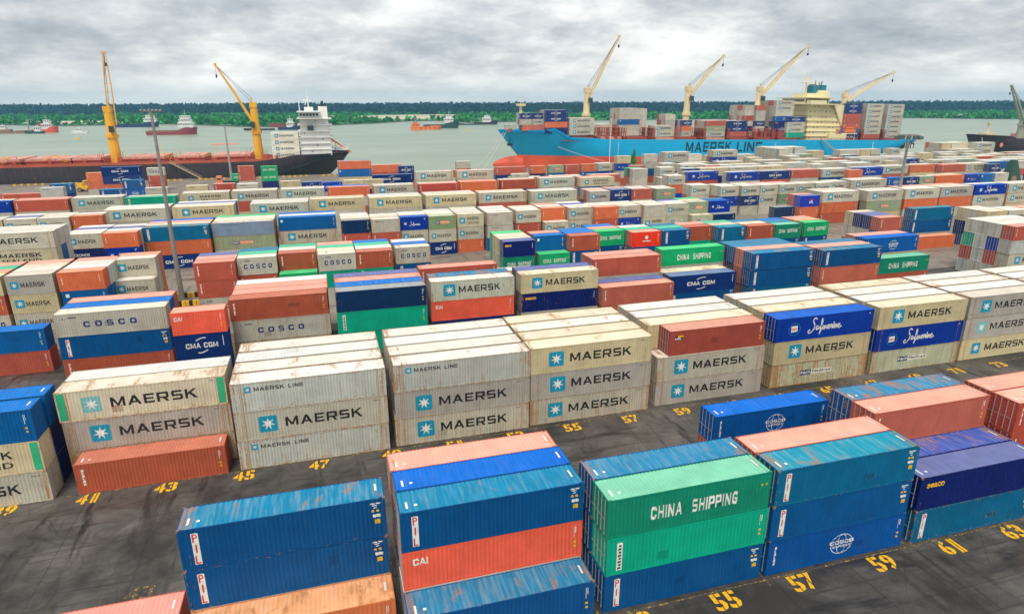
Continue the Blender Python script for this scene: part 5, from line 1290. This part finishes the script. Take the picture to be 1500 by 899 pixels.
for i in range(6): MB().bar((i*4.0, .4*math.sin(i), .2), (i*4.0+3.4, .4*math.sin(i+.8), .2), .75, None, 8).build('pipe_float', M['orange'], fp)

# ------------------------------------------------------------------ ropes and gangways
def rope(label, pts, r_=.16, mat='rope'):
    a, b, sag = pts; m = MB(); n = 8; P = []
    for i in range(n+1):
        t = i/n; P.append((a[0]+(b[0]-a[0])*t, a[1]+(b[1]-a[1])*t, a[2]+(b[2]-a[2])*t-sag*4*t*(1-t)))
    m.path(P, r_, 4); tag(m.build('mooring_rope', M[mat]), label, 'rope')
rope('outer bow rope running from blue bow down to the quay', ((91.5, 331.5, 17.2), (72, 313, .6), 1.2)); rope('inner bow rope beside the outer one off the blue bow', ((92.5, 331, 17), (76, 313, .6), 1.0))
rope('spring rope slanting down across the red bottom paint', ((118, 322, 10), (150, 313, .6), .8)); rope('stern rope hanging beside the blue stern', ((318, 320, 8.6), (312, 313, .5), .5))
rope('rope from the dark bow at the right edge', ((414, 329, 9.4), (398, 313, .5), .8)); rope('long rope curving along the black hull stern', ((4, 323, 9.0), (-30, 313.5, .5), 1.4), .13, 'dgreen')
def gangway(label, a, b):
    a, b = Vector(a), Vector(b); g = thing('gangway', label, 'gangway', tuple(b)); A = a-b
    MB().bar((0, -.5, 0), (A.x, A.y-.5, A.z), .16).bar((0, .5, 0), (A.x, A.y+.5, A.z), .16).build('side_beam', M['galv'], g)
    t = MB()
    for i in range(22): p = A*(i/21); t.box(p.x-.35, p.x+.35, p.y-.5, p.y+.5, p.z-.03, p.z+.05)
    t.build('treads', M['galv'], g)
    r_ = MB()
    for i in range(12):
        p = A*(i/11); r_.bar((p.x, p.y-.55, p.z), (p.x, p.y-.55, p.z+1.1), .06)
    r_.bar((0, -.55, 1.1), (A.x, A.y-.55, A.z+1.1), .07).build('handrail', M['galv'], g)
gangway('buff gangway slanting down the black hull', (-64.4, 319.4, 7.2), (-51.5, 313.5, .3)); gangway('narrow gangway slanting down the blue hull near its stern', (279.5, 319, 11.0), (291, 313, .3))

# ------------------------------------------------------------------ light masts
def light_mast(label, x, y, h, r0, r1, head, mat='mast', group=None):
    t = thing('light_mast', label, 'light mast', (x, y, 0), 0, group)
    MB().bar((0, 0, 0), (0, 0, h*.45), r0, (r0+r1)/2, 10).bar((0, 0, h*.45), (0, 0, h), (r0+r1)/2, r1, 10).box(-r0*1.25, r0*1.25, -r0*1.25, r0*1.25, 0, .35).build('pole', M[mat], t)
    if head == 'ring':
        f = MB()
        for k in range(12):
            a, b = R(30*k), R(30*k+30); f.bar((2.6*math.cos(a), 2.6*math.sin(a), h-.3), (2.6*math.cos(b), 2.6*math.sin(b), h-.3), .14)
            if k % 3 == 0: f.bar((0, 0, h-.2), (2.6*math.cos(a), 2.6*math.sin(a), h-.3), .12)
        f.build('lamp_ring', M['mast'], t)
        for k in range(12):
            a = R(30*k+12); c, s = math.cos(a), math.sin(a)
            MB().box(3.0*c-.42, 3.0*c+.42, 3.0*s-.42, 3.0*s+.42, h-1.35, h-.55).bar((2.6*c, 2.6*s, h-.3), (3.0*c, 3.0*s, h-.6), .08).build('floodlight', M['lampglass'], t)
    elif head == 'bar':
        MB().box(-1.5, 1.5, -.08, .08, h-.2, h).build('cross_arm', M[mat], t)
        for k in range(6): MB().box(-1.5+k*.55, -1.2+k*.55, -.40, -.1, h-.05, h+.18).build('floodlight', M['steel'], t)
    else: MB().box(-.5, .5, -.25, .25, h, h+.3).build('lamp_head', M['lampglass'], t)
light_mast('tall grey light mast rising from yellow and black blocks left of centre', -25.15, 116.9, 31.4, .44, .20, 'bar')
light_mast('thin light mast on the quay in front of the black hull', -38.0, 301.5, 23.4, .55, .26, 'bar', 'steel')
light_mast('grey mast with a ring of floodlights at the right', 159.3, 148.0, 23.4, .62, .28, 'ring')
light_mast('slim white lamp pole in front of the blue hull', 143.2, 312.5, 24.4, .20, .12, 'lamp', 'swhite')
def block(x, y, lab, grp, rz=0.0):
    t = thing('barrier_block', lab, 'barrier block', (x, y, 0), rz, grp)
    BK.setdefault('y', MB().box(-.8, .8, -.32, .32, 0, .85).mesh('yellow_block', [M['ylw']])); BK.setdefault('b', MB().box(-.28, .28, -.335, .335, .01, .87).mesh('black_band', [M['blk']]))
    link('body', BK['y'], t); link('black_band', BK['b'], t)
BK = {}
for k in range(5): block(-28.4+k*1.7, 114.2, 'yellow and black block in the ring round the mast foot', 'blocks round the mast foot')
for k in range(5): block(-28.4+k*1.7, 119.4, 'yellow and black block in the ring round the mast foot', 'blocks round the mast foot')
for k in range(2):
    for x in (-29.2, -21.0): block(x, 115.9+k*1.9, 'yellow and black block in the ring round the mast foot', 'blocks round the mast foot', R(90))
qy = MB().box(-.48, .48, -.4, .4, 0, .62).mesh('quay_block', [M['ylw']])
for i in range(112):
    if i % 7 > 4: continue
    x = -140+i*2.5
    o = link('quay_block', qy, None, (x, 313.2, .005)); tag(o, 'small yellow block in the line along the quay edge', 'quay block', 'yellow blocks along the quay edge')

# ------------------------------------------------------------------ yard vehicles and odds and ends
def wheel(p, x, y, r_=.52, wd=.35):
    w_ = MB().bar((x, y-wd/2, r_), (x, y+wd/2, r_), r_, None, 14).build('wheel', M['rubber'], p); MB().bar((x, y-wd/2-.02, r_), (x, y-wd/2+.03, r_), r_*.5, None, 10).build('rim', M['steel'], w_)
tk = thing('terminal_truck', 'orange cabbed truck with flatbed trailer on the quay', 'truck', (-41.5, 292.5, 0))
MB().box(-1.2, 1.2, -1.2, 1.2, .8, 1.5).box(-1.1, .9, -1.15, 1.15, 1.5, 2.7).box(-1.15, .95, -1.2, 1.2, 2.7, 3.5).build('cab', M['orange'], tk); MB().box(-1.17, -1.12, -.95, .95, 1.9, 2.65).box(-.8, .6, -1.18, -1.14, 1.9, 2.6).build('window', M['glass'], tk)
MB().box(1.2, 13.5, -1.2, 1.2, 1.05, 1.3).box(1.2, 13.2, -.45, .45, .7, 1.05).build('flatbed', M['blk'], tk)
for x in (-.3, 2.6, 10.2, 11.5):
    for y in (-1.0, 1.0): wheel(tk, x, y)
add_far(-36.6, 291.3, 1.31, S20, H9, 'chg')
fl = thing('forklift', 'yellow container forklift standing near the quay at left', 'forklift', (-88.5, 285.5, 0))
MB().box(-2.6, 2.4, -1.4, 1.4, .9, 2.2).box(-2.4, -.6, -1.3, 1.3, 2.2, 3.0).box(-.5, 1.6, -1.1, 1.1, 3.9, 4.1).bar((-.4, -1, 2), (-.4, -1, 4), .09).bar((1.5, -1, 2), (1.5, -1, 4), .09).bar((-.4, 1, 2), (-.4, 1, 4), .09).bar((1.5, 1, 2), (1.5, 1, 4), .09).build('body', M['ylw'], fl)
MB().bar((2.7, -.8, .3), (2.7, -.8, 6.2), .18).bar((2.7, .8, .3), (2.7, .8, 6.2), .18).box(2.6, 2.85, -1.6, 1.6, 4.6, 5.0).box(2.85, 4.6, -.9, -.6, 1.0, 1.15).box(2.85, 4.6, .6, .9, 1.0, 1.15).build('lift_mast', M['blk'], fl)
for x in (-1.7, 1.6):
    for y in (-1.35, 1.35): wheel(fl, x, y, .75, .5)
tr = thing('conifer_tree', 'small pointed green tree standing before the blue hull', 'tree', (152.5, 303.5, 0))
MB().bar((0, 0, 0), (0, 0, 8.2), .24, .08, 7).build('trunk', M['bark'], tr)
cr_ = MB()
for k in range(22):
    z = 1.8+k*.32; q = 1.7*(1-(z-1.8)/7.6)
    for a in range(9):
        t = fr.uniform(0, 6.283); rr = q*fr.uniform(.5, 1.1); s_ = .42; f = fr.uniform(.7, 1.4); c = (.05*f, .24*f, .05*f); x, y = rr*math.cos(t), rr*math.sin(t)
        cr_.add([(x-s_*math.sin(t), y+s_*math.cos(t), z), (x+s_*math.sin(t), y-s_*math.cos(t), z), (x*1.25, y*1.25, z+.7), (x*.5, y*.5, z+.9)], [(0, 1, 2, 3)], 0, c)
cr_.build('crown', M['leaf'], tr)
py = thing('covered_heap', 'dark pointed tarpaulin covered heap among the right hand stacks', 'heap', (246.5, 181.5, 0))
MB().add([(-3.4, -3.2, 0), (3.4, -3.2, 0), (3.2, 3.2, 0), (-3.2, 3.2, 0), (-1.0, -.6, 11.4), (1.2, -.6, 11.0), (1.0, .7, 11.2), (-1.0, .7, 11.3)], [(0, 1, 5, 4), (1, 2, 6, 5), (2, 3, 7, 6), (3, 0, 4, 7), (4, 5, 6, 7)]).build('tarpaulin', M['dgreen'], py)
MB().add([(-3.45, -3.25, 0), (1.2, -3.25, 0), (.2, -1.9, 5.6), (-2.2, -1.9, 5.6)], [(0, 1, 2, 3)]).build('brown_patch', M['brownhull'], py)

# ------------------------------------------------------------------ join the far boxes: one body, kind = stuff
mats = [M['far']]; base_ = far
for nm, (mb, mat) in far_art.items():
    mats.append(mat); o = len(base_.v); base_.v += mb.v
    base_.f += [tuple(o+i for i in f) for f in mb.f]; base_.mi += [len(mats)-1]*len(mb.f); base_.c += [None]*len(mb.f)
o = stuff(base_.build('distant_containers', mats)); tag(o, 'mass of smaller containers stacked towards the quay and on the ships', 'containers', GROUP)

# ------------------------------------------------------------------ air
HAZE = 0.00015
if HAZE:
    hm = bpy.data.materials.new('pale_blue_air'); hm.use_nodes = True; t = hm.node_tree; t.nodes.clear()
    pv = t.nodes.new('ShaderNodeVolumePrincipled'); pv.inputs['Color'].default_value = (.26, .62, .95, 1); pv.inputs['Density'].default_value = HAZE; pv.inputs['Anisotropy'].default_value = 0.1
    ou = t.nodes.new('ShaderNodeOutputMaterial'); t.links.new(pv.outputs[0], ou.inputs['Volume'])
    stuff(MB().box(-6100, 7100, -450, 3500, -10.2, 75).build('haze', hm, fix=True))
